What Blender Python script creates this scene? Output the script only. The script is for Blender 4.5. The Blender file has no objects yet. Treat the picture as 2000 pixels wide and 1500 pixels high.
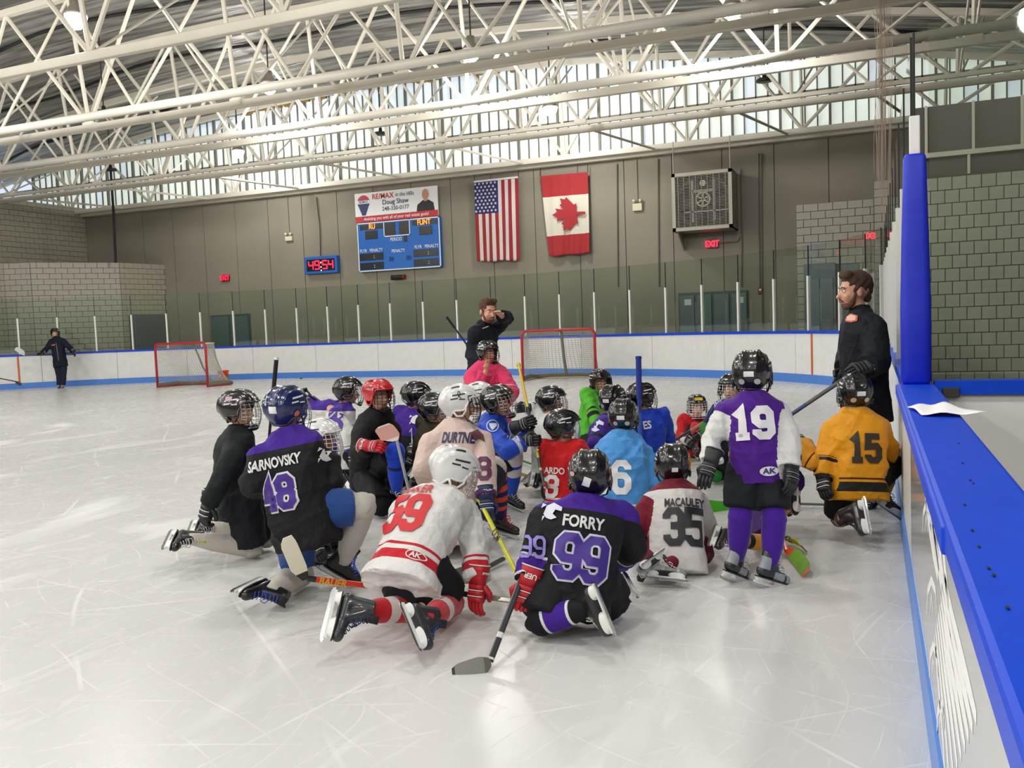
import bpy, bmesh, math, random
import numpy as np
from mathutils import Vector, Matrix
from mathutils.bvhtree import BVHTree
from math import sin, cos, pi, radians, sqrt, atan2

# ---------------------------------------------------------------- camera, world, exposure
K = 0.8875                       # survey units -> metres (everything is scaled by this at the end)
F_PX = 1727.0
YAW, PITCH, ROLL = radians(22.24), radians(3.90), radians(-2.18)
HC = 1.6
fw = Vector((-sin(YAW)*cos(PITCH), cos(YAW)*cos(PITCH), -sin(PITCH)))
rt0 = Vector((cos(YAW), sin(YAW), 0)); up0 = rt0.cross(fw)
CR = cos(ROLL)*rt0 + sin(ROLL)*up0
CU = -sin(ROLL)*rt0 + cos(ROLL)*up0
CO = Vector((0, 0, HC))
scene = bpy.context.scene
COL = scene.collection
cam_d = bpy.data.cameras.new('camera'); cam = bpy.data.objects.new('camera', cam_d); COL.objects.link(cam)
cam_d.sensor_fit = 'HORIZONTAL'; cam_d.sensor_width = 36.0; cam_d.lens = F_PX/2000*36
cam_d.clip_start = 0.05; cam_d.clip_end = 200
m = Matrix.Identity(4)
for i in range(3):
    m[i][0] = CR[i]; m[i][1] = CU[i]; m[i][2] = -fw[i]; m[i][3] = CO[i]*K
cam.matrix_world = m
scene.camera = cam
scene.view_settings.view_transform = 'Standard'; scene.view_settings.look = 'None'
scene.view_settings.exposure = 0.0; scene.view_settings.gamma = 1.0; scene.view_settings.use_curve_mapping = False
world = bpy.data.worlds.new('world'); scene.world = world; world.use_nodes = True
world.node_tree.nodes['Background'].inputs[0].default_value = (0.75, 0.85, 1.0, 1); world.node_tree.nodes['Background'].inputs[1].default_value = 1.0
LAMP_W, PANE_E = 278.0, .55
scene.cycles.max_bounces = 7; scene.cycles.diffuse_bounces = 4; scene.cycles.glossy_bounces = 3
scene.cycles.transparent_max_bounces = 24; scene.cycles.sample_clamp_indirect = 4.0
scene.cycles.caustics_reflective = False; scene.cycles.caustics_refractive = False

# ---------------------------------------------------------------- survey helpers (survey units, real places)
def ray(px, py): return fw + (px-1000)/F_PX*CR - (py-750)/F_PX*CU
def PD(px, py, d): return CO + ray(px, py)*d
def PZ(px, py, z): r = ray(px, py); return CO + r*((z-HC)/r.z)
def PY(px, py, y): r = ray(px, py); return CO + r*(y/r.y)
def PX(px, py, x): r = ray(px, py); return CO + r*(x/r.x)
def J(t):
    if isinstance(t, Vector): return t.copy()
    if t[0] == 'z': return PZ(t[1], t[2], t[3])
    if t[0] == 'w': return Vector(t[1:])
    return PD(*t)
RH = Vector((cos(YAW), sin(YAW), 0)); FH = Vector((-sin(YAW), cos(YAW), 0)); UP = Vector((0, 0, 1))
def face_dir(a): a = radians(a); return (sin(a)*RH + cos(a)*FH).normalized()

def lin(c):
    if isinstance(c, str):
        c = c.lstrip('#'); c = [int(c[i:i+2], 16)/255 for i in (0, 2, 4)]
    return tuple((x/12.92 if x <= .04045 else ((x+.055)/1.055)**2.4) for x in c[:3]) + (1.0,)

# ---------------------------------------------------------------- materials
_M = {}
def mat(key, color, rough=.5, metal=0, spec=.5, bump=None, var=None, emit=None, coat=0, layers=(), alpha=None, sheen=0):
    """layers: list of (color, [(attr, lo, hi), ...]) crisp printed colours from mesh attributes"""
    if key in _M: return _M[key]
    mt = bpy.data.materials.new(key); _M[key] = mt; mt.use_nodes = True
    nt = mt.node_tree; N = nt.nodes; L = nt.links
    b = N['Principled BSDF']
    b.inputs['Roughness'].default_value = rough; b.inputs['Metallic'].default_value = metal
    b.inputs['Specular IOR Level'].default_value = spec
    if coat: b.inputs['Coat Weight'].default_value = coat; b.inputs['Coat Roughness'].default_value = .08
    if sheen and sum(lin(color)[:3]) > .25: b.inputs['Sheen Weight'].default_value = sheen; b.inputs['Sheen Roughness'].default_value = .4
    b.inputs['Base Color'].default_value = lin(color)
    if sheen: b.inputs['Specular IOR Level'].default_value = .25
    src = None
    if var or layers:
        rgb = N.new('ShaderNodeRGB'); rgb.outputs[0].default_value = lin(color); src = rgb.outputs[0]
    for c, conds in layers:
        msk = None
        for a, lo, hi in conds:
            at = N.new('ShaderNodeAttribute'); at.attribute_name = a
            g = N.new('ShaderNodeMath'); g.operation = 'GREATER_THAN'; L.new(at.outputs['Fac'], g.inputs[0]); g.inputs[1].default_value = lo
            l = N.new('ShaderNodeMath'); l.operation = 'LESS_THAN'; L.new(at.outputs['Fac'], l.inputs[0]); l.inputs[1].default_value = hi
            x = N.new('ShaderNodeMath'); x.operation = 'MULTIPLY'; L.new(g.outputs[0], x.inputs[0]); L.new(l.outputs[0], x.inputs[1])
            if msk is None: msk = x.outputs[0]
            else:
                y = N.new('ShaderNodeMath'); y.operation = 'MULTIPLY'; L.new(msk, y.inputs[0]); L.new(x.outputs[0], y.inputs[1]); msk = y.outputs[0]
        mx = N.new('ShaderNodeMix'); mx.data_type = 'RGBA'; L.new(msk, mx.inputs[0]); L.new(src, mx.inputs[6]); mx.inputs[7].default_value = lin(c)
        src = mx.outputs[2]
    tc = None
    if var or bump:
        tc = N.new('ShaderNodeTexCoord')
    if var:   # (scale, amount)
        no = N.new('ShaderNodeTexNoise'); no.inputs['Scale'].default_value = var[0]; no.inputs['Detail'].default_value = 5
        L.new(tc.outputs['Object'], no.inputs[0])
        mr = N.new('ShaderNodeMapRange'); L.new(no.outputs[0], mr.inputs[0]); mr.inputs[1].default_value = .3; mr.inputs[2].default_value = .7
        mr.inputs[3].default_value = 1-var[1]; mr.inputs[4].default_value = 1+var[1]*.5
        mu = N.new('ShaderNodeMix'); mu.data_type = 'RGBA'; mu.blend_type = 'MULTIPLY'; mu.inputs[0].default_value = 1
        L.new(src, mu.inputs[6]); L.new(mr.outputs[0], mu.inputs[7]); src = mu.outputs[2]
    if src is not None: L.new(src, b.inputs['Base Color'])
    if bump:  # (scale, strength, distance)
        no = N.new('ShaderNodeTexNoise'); no.inputs['Scale'].default_value = bump[0]; no.inputs['Detail'].default_value = 4
        L.new(tc.outputs['Object'], no.inputs[0])
        bp = N.new('ShaderNodeBump'); bp.inputs['Strength'].default_value = bump[1]; bp.inputs['Distance'].default_value = bump[2]
        L.new(no.outputs[0], bp.inputs['Height']); L.new(bp.outputs[0], b.inputs['Normal'])
    if emit:
        b.inputs['Emission Color'].default_value = lin(emit[0]); b.inputs['Emission Strength'].default_value = emit[1]
    return mt

def glass_mat(key, tint, refl=1.0):
    if key in _M: return _M[key]
    mt = bpy.data.materials.new(key); _M[key] = mt; mt.use_nodes = True
    nt = mt.node_tree; N = nt.nodes; L = nt.links; N.clear()
    out = N.new('ShaderNodeOutputMaterial'); tr = N.new('ShaderNodeBsdfTransparent'); tr.inputs[0].default_value = lin(tint)
    gl = N.new('ShaderNodeBsdfGlossy'); gl.inputs['Roughness'].default_value = .02; gl.inputs[0].default_value = (refl, refl, refl, 1)
    lw = N.new('ShaderNodeLayerWeight'); lw.inputs[0].default_value = .5
    pw = N.new('ShaderNodeMath'); pw.operation = 'POWER'; L.new(lw.outputs['Facing'], pw.inputs[0]); pw.inputs[1].default_value = 5
    fr = N.new('ShaderNodeMapRange'); L.new(pw.outputs[0], fr.inputs[0]); fr.inputs[3].default_value = .045; fr.inputs[4].default_value = .9
    mx = N.new('ShaderNodeMixShader'); L.new(fr.outputs[0], mx.inputs[0]); L.new(tr.outputs[0], mx.inputs[1]); L.new(gl.outputs[0], mx.inputs[2])
    L.new(mx.outputs[0], out.inputs[0]); return mt

# ---------------------------------------------------------------- mesh builder
class MB:
    def __init__(s): s.v = []; s.f = []; s.at = []      # at: per-vertex scalar 't'
    def add(s, vs, fs, t=None):
        n = len(s.v); s.v.extend([tuple(v) for v in vs]); s.f.extend([tuple(i+n for i in f) for f in fs])
        s.at.extend(t if t is not None else [0.0]*len(vs)); return s
    def box(s, lo, hi, mtx=None):
        x0, y0, z0 = lo; x1, y1, z1 = hi
        vs = [Vector(p) for p in ((x0,y0,z0),(x1,y0,z0),(x1,y1,z0),(x0,y1,z0),(x0,y0,z1),(x1,y0,z1),(x1,y1,z1),(x0,y1,z1))]
        if mtx is not None: vs = [mtx @ v for v in vs]
        return s.add(vs, [(0,3,2,1),(4,5,6,7),(0,1,5,4),(1,2,6,5),(2,3,7,6),(3,0,4,7)])
    def loft(s, rings, cap=True, closed=False, ts=None):
        n = len(rings[0]); vs = [p for r in rings for p in r]; fs = []
        R = len(rings)
        for i in range(R if closed else R-1):
            j = (i+1) % R
            for k in range(n): fs.append((i*n+k, i*n+(k+1) % n, j*n+(k+1) % n, j*n+k))
        if cap and not closed: fs.append(tuple(reversed(range(n)))); fs.append(tuple((R-1)*n+k for k in range(n)))
        t = None
        if ts is not None: t = [ts[i] for i in range(R) for _ in range(n)]
        return s.add(vs, fs, t)
    def bar(s, a, b, w, h=None, upv=None):
        a = Vector(a); b = Vector(b); d = (b-a).normalized(); h = h or w
        u = Vector(upv) if upv is not None else (UP if abs(d.z) < .9 else Vector((1,0,0)))
        x = d.cross(u).normalized(); z = x.cross(d)
        q = [x*w/2*i+z*h/2*j for i, j in ((-1,-1),(1,-1),(1,1),(-1,1))]
        return s.loft([[a+p for p in q], [b+p for p in q]])
    def tube(s, pts, r, n=8, closed=False, ts=None, flat=None):
        pts = [Vector(p) for p in pts]; m_ = len(pts); rings = []; pu = None
        rr = r if isinstance(r, (list, tuple)) else [r]*m_
        for i, p in enumerate(pts):
            d = (pts[(i+1) % m_]-pts[i-1]) if closed else (pts[min(i+1, m_-1)]-pts[max(i-1, 0)])
            if d.length < 1e-9: d = Vector((0,0,1))
            d.normalize()
            if pu is None: pu = UP if abs(d.z) < .9 else Vector((1,0,0))
            x = d.cross(pu).normalized(); z = x.cross(d); pu = z
            fl = flat or 1
            rings.append([p + (x*cos(2*pi*k/n) + z*sin(2*pi*k/n)*fl)*rr[i] for k in range(n)])
        return s.loft(rings, cap=not closed, closed=closed, ts=ts)
    def capsule(s, a, ra, b, rb, n=14, fl=None):
        a = Vector(a); b = Vector(b); d = b-a
        if d.length < 1e-6: d = Vector((0,0,.001))
        d.normalize(); u = UP if abs(d.z) < .9 else Vector((1,0,0)); x = d.cross(u).normalized(); z = x.cross(d)
        rings = []
        for ph in (-80, -55, -28, 0): c = a + d*sin(radians(ph))*ra; r = cos(radians(ph))*ra; rings.append([c+(x*cos(2*pi*k/n)+z*sin(2*pi*k/n))*r for k in range(n)])
        for ph in (0, 28, 55, 80): c = b + d*sin(radians(ph))*rb; r = cos(radians(ph))*rb; rings.append([c+(x*cos(2*pi*k/n)+z*sin(2*pi*k/n))*r for k in range(n)])
        return s.loft(rings)
    def cone(s, a, ra, b, rb, n=16):      # flat ends
        a = Vector(a); b = Vector(b); d = (b-a).normalized(); u = UP if abs(d.z) < .9 else Vector((1,0,0)); x = d.cross(u).normalized(); z = x.cross(d)
        return s.loft([[c+(x*cos(2*pi*k/n)+z*sin(2*pi*k/n))*r for k in range(n)] for c, r in ((a, ra), (b, rb))])
    def ell(s, c, ax, ay, az, n=16, m_=10):
        c = Vector(c); rings = []
        for i in range(m_+1):
            ph = -pi/2 + pi*(i+.0)/m_; ph = max(-1.5, min(1.5, ph))
            rings.append([c + az*sin(ph) + (ax*cos(2*pi*k/n)+ay*sin(2*pi*k/n))*cos(ph) for k in range(n)])
        return s.loft(rings)
    def mesh(s, name='m'):
        me = bpy.data.meshes.new(name); me.from_pydata([tuple(v) for v in s.v], [], s.f); me.update()
        if any(s.at): a = me.attributes.new('t', 'FLOAT', 'POINT'); a.data.foreach_set('value', s.at)
        return me
    def xf(s, M_): s.v = [tuple(M_ @ Vector(v)) for v in s.v]; return s

def smooth(me, flag=True):
    me.polygons.foreach_set('use_smooth', [flag]*len(me.polygons)); return me
def obj(name, me, mt=None, parent=None, kind=None, label=None, sm=False):
    if isinstance(me, MB): me = me.mesh(name)
    if sm: smooth(me)
    o = bpy.data.objects.new(name, me); COL.objects.link(o)
    if mt is not None:
        if not me.materials: me.materials.append(mt)
        elif me.materials[0] != mt: o.material_slots[0].link = 'OBJECT'; o.material_slots[0].material = mt
    if parent is not None: o.parent = parent
    if kind: o['kind'] = kind
    if label: o['label'] = label
    return o
def tag(o, label, cat, group=None):
    o['label'] = label; o['category'] = cat
    if group: o['group'] = group
    return o
def thing(name, label, cat, loc=(0,0,0), rot=None, group=None):
    o = bpy.data.objects.new(name, None); COL.objects.link(o); o.location = loc; o.empty_display_size = .1
    if rot: o.rotation_euler = rot
    return tag(o, label, cat, group)
def struct(name, me, mt, sm=False): return obj(name, me, mt, kind='structure', sm=sm)
def bevel(me, w, seg=1):
    bm = bmesh.new(); bm.from_mesh(me); bmesh.ops.bevel(bm, geom=bm.edges[:], offset=w, segments=seg, affect='EDGES', profile=.6)
    bm.to_mesh(me); bm.free(); return me

def remesh(mb, voxel, it=4, fac=.5):
    me = mb.mesh('tmp'); o = bpy.data.objects.new('tmp', me); COL.objects.link(o)
    r = o.modifiers.new('r', 'REMESH'); r.mode = 'VOXEL'; r.voxel_size = voxel; r.use_smooth_shade = True
    if it: s_ = o.modifiers.new('s', 'SMOOTH'); s_.factor = fac; s_.iterations = it
    dg = bpy.context.evaluated_depsgraph_get()
    out = bpy.data.meshes.new_from_object(o.evaluated_get(dg)); bpy.data.objects.remove(o); bpy.data.meshes.remove(me)
    return smooth(out)
def getv(me): a = np.empty(len(me.vertices)*3, np.float32); me.vertices.foreach_get('co', a); return a.reshape(-1, 3)
def setv(me, a): me.vertices.foreach_set('co', a.astype(np.float32).ravel()); me.update()
def getn(me): a = np.empty(len(me.vertices)*3, np.float32); me.vertex_normals.foreach_get('vector', a); return a.reshape(-1, 3)
def setattr_(me, name, vals): a = me.attributes.new(name, 'FLOAT', 'POINT'); a.data.foreach_set('value', vals.astype(np.float32))

# ---------------------------------------------------------------- flat shapes, lettering
def text2d(s, size, bold=0.0, narrow=1.0, sp=1.0):
    c = bpy.data.curves.new('txt', 'FONT'); c.body = s; c.size = size; c.offset = bold*size; c.align_x = 'CENTER'; c.align_y = 'CENTER'; c.resolution_u = 3; c.space_character = sp
    o = bpy.data.objects.new('txt', c); COL.objects.link(o)
    me = bpy.data.meshes.new_from_object(o.evaluated_get(bpy.context.evaluated_depsgraph_get()))
    vs = [(v.co.x*narrow, v.co.y) for v in me.vertices]; fs = [tuple(p.vertices) for p in me.polygons]
    bpy.data.objects.remove(o); bpy.data.curves.remove(c); bpy.data.meshes.remove(me)
    return vs, fs
C_ = .15
GL = {'0': [[(C_,0),(.6-C_,0),(.6,C_),(.6,1-C_),(.6-C_,1),(C_,1),(0,1-C_),(0,C_),'c']],
 '1': [[(.12,.8),(.32,1),(.32,0)], [(.1,0),(.54,0)]],
 '3': [[(0,.78),(0,1-C_),(C_,1),(.6-C_,1),(.6,1-C_),(.6,.62),(.48,.52),(.2,.52)], [(.48,.52),(.6,.42),(.6,C_),(.6-C_,0),(C_,0),(0,C_),(0,.22)]],
 '4': [[(.45,0),(.45,1),(0,.3),(.62,.3)], [(.28,0),(.62,0)]],
 '5': [[(.58,1),(.04,1),(.0,.56),(.45,.6),(.6,.46),(.6,C_),(.6-C_,0),(C_,0),(0,C_),(0,.2)]],
 '6': [[(.6,.8),(.6,1-C_),(.6-C_,1),(C_,1),(0,1-C_),(0,C_),(C_,0),(.6-C_,0),(.6,C_),(.6,.42),(.6-C_,.56),(.02,.56)]],
 '8': [[(C_,.52),(.6-C_,.52),(.6,.64),(.6,1-C_),(.6-C_,1),(C_,1),(0,1-C_),(0,.64),'c'], [(C_,.52),(.6-C_,.52),(.6,.4),(.6,C_),(.6-C_,0),(C_,0),(0,C_),(0,.4),'c']],
 '9': [[(.0,.2),(0,C_),(C_,0),(.6-C_,0),(.6,C_),(.6,1-C_),(.6-C_,1),(C_,1),(0,1-C_),(0,.58),(C_,.44),(.58,.44)]],
 '2': [[(0,.78),(0,1-C_),(C_,1),(.6-C_,1),(.6,1-C_),(.6,.6),(0,.12),(0,0),(.62,0)]]}
def stroke(pts, w):
    closed = pts[-1] == 'c'
    if closed: pts = pts[:-1]
    P = [Vector((p[0], p[1])) for p in pts]; n = len(P); vs = []; fs = []
    for i in range(n):
        if closed or 0 < i < n-1:
            d1 = (P[i]-P[i-1]).normalized(); d2 = (P[(i+1) % n]-P[i]).normalized()
            n1 = Vector((-d1.y, d1.x)); n2 = Vector((-d2.y, d2.x)); mm = (n1+n2).normalized(); k = 1/max(.5, mm.dot(n1)); o = mm*k*w/2
            e = Vector((0, 0))
        else:
            d = (P[1]-P[0]).normalized() if i == 0 else (P[-1]-P[-2]).normalized(); o = Vector((-d.y, d.x))*w/2; e = d*w*(-.12 if i == 0 else .12)
        vs += [tuple(P[i]+o+e), tuple(P[i]-o+e)]
    for i in range(n if closed else n-1):
        j = (i+1) % n; fs.append((2*i+1, 2*j+1, 2*j, 2*i))
    return vs, fs
def number2d(s, h, w, st):
    """block number: height h, digit width w, stroke st"""
    vs = []; fs = []; adv = w*1.42; x0 = -(adv*(len(s)-1)+w)/2
    for k, ch in enumerate(s):
        for pl in GL[ch]:
            q = [p if p == 'c' else (x0+k*adv+p[0]/.6*w, (p[1]-.5)*h) for p in pl]
            a, b = stroke(q, st); n = len(vs); vs += a; fs += [tuple(i+n for i in f) for f in b]
    return vs, fs
def poly2d(pts): return [tuple(p) for p in pts], [tuple(range(len(pts)))]
def shift2d(g, dx, dy, s=1): return [(x*s+dx, y*s+dy) for x, y in g[0]], g[1]
def join2d(*gs):
    vs = []; fs = []
    for a, b in gs: n = len(vs); vs += list(a); fs += [tuple(i+n for i in f) for f in b]
    return vs, fs
def circ2d(r, cx=0, cy=0, n=20, ry=None): return poly2d([(cx+r*cos(2*pi*k/n), cy+(ry or r)*sin(2*pi*k/n)) for k in range(n)])
def flat(g, O, X, Y, thick=.004):
    """flat shape as thin solid at origin O with axes X, Y"""
    O = Vector(O); X = Vector(X); Y = Vector(Y); n = X.cross(Y).normalized(); mb = MB()
    vs, fs = g; m_ = len(vs)
    mb.add([O+X*x+Y*y+n*thick for x, y in vs], fs); return mb
def project(g, bvh, O, X, Y, inward, off=.004, cell=.022, reach=.6):
    """lay a flat print on a curved surface"""
    bm = bmesh.new(); vs = [bm.verts.new((x, y, 0)) for x, y in g[0]]
    for f in g[1]:
        try: bm.faces.new([vs[i] for i in f])
        except ValueError: pass
    xs = [v[0] for v in g[0]]; ys = [v[1] for v in g[0]]
    for ax, lo, hi in ((0, min(xs), max(xs)), (1, min(ys), max(ys))):
        nn = Vector((1,0,0)) if ax == 0 else Vector((0,1,0)); k = math.floor(lo/cell)+1
        while k*cell < hi:
            bmesh.ops.bisect_plane(bm, geom=bm.verts[:]+bm.edges[:]+bm.faces[:], plane_co=nn*(k*cell), plane_no=nn); k += 1
    bad = []
    for v in bm.verts:
        p = O + X*v.co.x + Y*v.co.y - inward*reach*.5
        h, n, i, d = bvh.ray_cast(p, inward, reach)
        if h is None or abs(n.dot(inward)) < .12: bad.append(v); v.co = p; continue
        v.co = h - inward*off + (n*off*.6 if n.dot(inward) < 0 else -n*off*.6)
    bmesh.ops.delete(bm, geom=bad, context='VERTS')
    me = bpy.data.meshes.new('print'); bm.to_mesh(me); bm.free(); return smooth(me)
# ================================================================ SETTING
def ice_mat():
    mt = bpy.data.materials.new('ice_surface'); mt.use_nodes = True; nt = mt.node_tree; N = nt.nodes; L = nt.links; b = N['Principled BSDF']
    tc = N.new('ShaderNodeTexCoord')
    def noise(sc, detail=6, dist=0, stretch=None, rot=0):
        mp = N.new('ShaderNodeMapping'); L.new(tc.outputs['Object'], mp.inputs[0]); mp.inputs['Rotation'].default_value = (0, 0, rot)
        if stretch: mp.inputs['Scale'].default_value = stretch
        n = N.new('ShaderNodeTexNoise'); n.inputs['Scale'].default_value = sc; n.inputs['Detail'].default_value = detail; n.inputs['Distortion'].default_value = dist
        L.new(mp.outputs[0], n.inputs[0]); return n.outputs[0]
    def ramp(x, a, b_):
        r = N.new('ShaderNodeMapRange'); L.new(x, r.inputs[0]); r.inputs[1].default_value = a; r.inputs[2].default_value = b_; return r.outputs[0]
    def mth(op, x, y):
        n = N.new('ShaderNodeMath'); n.operation = op
        for i, q in enumerate((x, y)):
            if isinstance(q, (int, float)): n.inputs[i].default_value = q
            else: L.new(q, n.inputs[i])
        return n.outputs[0]
    # skate scratches: thin arcs from rings of warped wave textures, broken up by noise
    tot = None
    for sc, rot, dist, th in ((.55, .3, 9, .9965), (.8, 1.4, 12, .997), (.37, 2.4, 8, .9975), (1.3, 2.0, 14, .996), (.65, .9, 10, .997), (1.9, .1, 16, .996)):
        mp = N.new('ShaderNodeMapping'); L.new(tc.outputs['Object'], mp.inputs[0]); mp.inputs['Rotation'].default_value = (0, 0, rot); mp.inputs['Location'].default_value = (sc*7, rot*3, 0)
        w = N.new('ShaderNodeTexWave'); w.inputs['Scale'].default_value = sc; w.inputs['Distortion'].default_value = dist; w.inputs['Detail'].default_value = 1.2; w.inputs['Detail Scale'].default_value = .35
        L.new(mp.outputs[0], w.inputs[0]); x = ramp(w.outputs[0], th, 1.0)
        x = mth('MULTIPLY', x, ramp(noise(.9+sc, 3, 0, None, rot), .48, .62))
        tot = x if tot is None else mth('MAXIMUM', tot, x)
    snow = ramp(noise(1.6, 9, .6, (1, .35, 1), .35), .56, .78); fine = ramp(noise(9, 8, 1.0, (1, .22, 1), -.3), .6, .8)
    tot = mth('MINIMUM', mth('ADD', mth('MULTIPLY', tot, .42), mth('ADD', mth('MULTIPLY', snow, .6), mth('MULTIPLY', fine, .35))), 1.0)
    big = ramp(noise(.35, 4), .35, .65)
    c1 = N.new('ShaderNodeMix'); c1.data_type = 'RGBA'; L.new(big, c1.inputs[0]); c1.inputs[6].default_value = lin('d0d0ce'); c1.inputs[7].default_value = lin('dadad8')
    c2 = N.new('ShaderNodeMix'); c2.data_type = 'RGBA'; L.new(tot, c2.inputs[0]); L.new(c1.outputs[2], c2.inputs[6]); c2.inputs[7].default_value = lin('f6f6f4')
    L.new(c2.outputs[2], b.inputs['Base Color'])
    rg = N.new('ShaderNodeMapRange'); L.new(tot, rg.inputs[0]); rg.inputs[3].default_value = .27; rg.inputs[4].default_value = .6
    L.new(rg.outputs[0], b.inputs['Roughness']); b.inputs['IOR'].default_value = 1.31; b.inputs['Specular IOR Level'].default_value = .5
    bp = N.new('ShaderNodeBump'); bp.inputs['Strength'].default_value = .25; bp.inputs['Distance'].default_value = .004
    L.new(mth('ADD', tot, noise(2.5, 4)), bp.inputs['Height']); L.new(bp.outputs[0], b.inputs['Normal']); return mt

M_wall = mat('wall_paint', '8f8a7b', .8, var=(.5, .12), bump=(6, .2, .01))
M_block = mat('block_paint', 'a39e8d', .85, var=(3, .14), bump=(18, .6, .01))
M_block2 = mat('block_paint_pale', 'aaa69a', .85, var=(3, .12), bump=(18, .6, .01))
M_joint = mat('mortar', '5d594f', .9)
M_white = mat('board_white', 'e9e9e6', .3, var=(5, .05), spec=.5)
M_blue = mat('cap_blue', '0a46d2', .4, var=(9, .08), spec=.3)
M_kick = mat('kick_blue', '4f86d8', .35)
M_steel = mat('truss_paint', 'cfc9ba', .45, bump=(30, .1, .01))
M_dark = mat('dark_rubber', '1c1c1e', .7)
M_post = mat('post_white', 'e6e6e0', .4)
M_frame = mat('window_frame', '77756e', .5)
M_glass = glass_mat('rink_glass', 'f2f7f3')
M_glass2 = glass_mat('side_glass', 'f2f6f2')

# path of the inner face of the boards (counter-clockwise seen from above, starting behind the photographer)
path = [(0.19, -10.0)]
for k in range(0, 29): path.append((0.19, -10 + 27*(k+1)/29))
NA = 40
for k in range(1, NA+1):
    a = (pi/2)*k/NA; path.append((-13+13.19*cos(a), 17+8.6*sin(a)))
path += [(-14.3, 25.6), (-15.6, 25.6), (-17, 25.6)]
for k in range(1, NA+1):
    a = pi/2+(pi/2)*k/NA; path.append((-17+12.3*cos(a), 17+8.6*sin(a)))
for k in range(1, 24): path.append((-29.3, 17-27*k/23))
PA = np.array(path); seg = np.hypot(*(PA[1:]-PA[:-1]).T); CUM = np.concatenate([[0], np.cumsum(seg)])
def at_s(s):
    i = int(np.clip(np.searchsorted(CUM, s)-1, 0, len(seg)-1)); t = (s-CUM[i])/seg[i]; p = PA[i]*(1-t)+PA[i+1]*t
    d = PA[i+1]-PA[i]; d = d/np.hypot(*d); return Vector((p[0], p[1], 0)), Vector((d[1], -d[0], 0))     # point, outward normal
def strip(s0, s1, o0, o1, z0, z1, n):
    """solid following the board line, from outward offset o0 to o1"""
    rings = []
    for k in range(n+1):
        p, nn = at_s(s0+(s1-s0)*k/n); rings.append([p+nn*o0+UP*z0, p+nn*o1+UP*z0, p+nn*o1+UP*z1, p+nn*o0+UP*z1])
    return MB().loft(rings)
BH = 1.18
S_END = CUM[-1]
ice = MB(); n_ = len(path); ice.add([(x, y, 0) for x, y in path], [tuple(range(n_))])
floor = struct('floor', MB().box((-36, -13, -.3), (12, 31, -.02)), mat('rubber_floor', '3b3b3d', .8, var=(4, .1)))
io = obj('ice_surface', ice, ice_mat(), kind='structure')

boards = thing('rink_boards', 'white rink boards with blue cap rail and pale blue kick strip around the ice', 'rink boards', (0, 0, 0))
s = 0.0; PL = 2.45
while s < S_END-.1:
    e = min(s+PL, S_END); p, _ = at_s((s+e)/2)
    obj('board_panel', strip(s+.006, e-.006, 0, .06, .2, BH-.05, 5), M_white, boards); s = e
obj('kick_plate', strip(0, S_END, -.012, .06, 0, .2, 160), M_kick, boards)
s54 = 10+5.4   # arc length where the tall glass starts (y = 5.4)
obj('cap_rail', strip(s54, S_END, -.03, .09, BH-.055, BH+.01, 170), M_blue, boards)
obj('board_core', strip(0, S_END, .03, .055, .05, BH-.06, 120), mat('seam_dark', '77777a', .8), boards)
for q in ((629/1, 0),):
    pass
# orange goal-line marks that run up the boards
for pxl, py0, py1 in ((1589, 655, 748), (40, 698, 757)):
    b_ = PZ(pxl, py1, .0)
    j = int(np.argmin((PA[:, 0]-b_.x)**2+(PA[:, 1]-b_.y)**2)); sj = CUM[j]
    if pxl == 40: sj = CUM[j]
    obj('goal_line_mark', strip(sj-.03, sj+.03, -.016, 0, .0, BH-.06, 1), mat('line_orange', 'c8683c', .5), boards)
# wide ledge beside the photographer: blue top slab over a pale board
obj('ledge_cap', bevel(MB().box((.128, -10, BH-.07), (.318, 5.42, BH)).mesh(), .012, 2), M_blue, boards, label='wide blue ledge capping the near boards')
obj('ledge_cap', bevel(MB().box((.121, 1.9, BH-.068), (.15, 5.5, BH-.01)).mesh(), .008, 2), M_blue, boards, label='rounded blue lip of the near ledge')
obj('bench_side_panel', MB().box((.26, -10, 0), (.31, 5.42, BH-.07)), M_white, boards)
# scuffs and bolt marks on the ledge
rnd = random.Random(4); mb = MB()
for px, py in ((1895, 938), (1901, 944), (1884, 986), (1899, 1036), (1912, 1068), (1931, 1110), (1941, 1124), (1968, 1188), (1880, 905), (1872, 866)):
    c = PZ(px, py, BH+.001); mb.loft([[c+Vector((.0025*cos(a*pi/4), .007*sin(a*pi/4), z)) for a in range(8)] for z in (0, .002)])
obj('ledge_mark', mb, M_dark, boards, kind='stuff')

# painted crest on the pale board beside the photographer
crest = MB()
def ribbon(pts, w, x=.186):
    q = [PX(px, py, x) for px, py in pts]; fine = []
    for i in range(len(q)-1):
        for t in (0, .34, .67): fine.append(q[i].lerp(q[i+1], t))
    fine.append(q[-1]); n = len(fine); vs = []
    for i, p in enumerate(fine):
        d = (fine[min(i+1, n-1)]-fine[max(i-1, 0)]).normalized(); o = Vector((0, -d.z, d.y))*w/2*(.35+.65*sin(pi*min(1, .12+i/(n-1)*.8)))
        vs += [p+o, p-o]
    crest.add(vs, [(2*i, 2*i+1, 2*i+3, 2*i+2) for i in range(n-1)])
for k in range(9):
    ribbon([(1845-k*2.5, 1130+k*14), (1860-k*3.2, 1210+k*18), (1884-k*5.2, 1310+k*18), (1907-k*7.4, 1404+k*19)], .062)
for k in range(4): ribbon([(1812+k*9, 1012+k*10), (1822+k*8, 1070+k*16), (1832+k*7, 1128+k*18)], .07)
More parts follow.
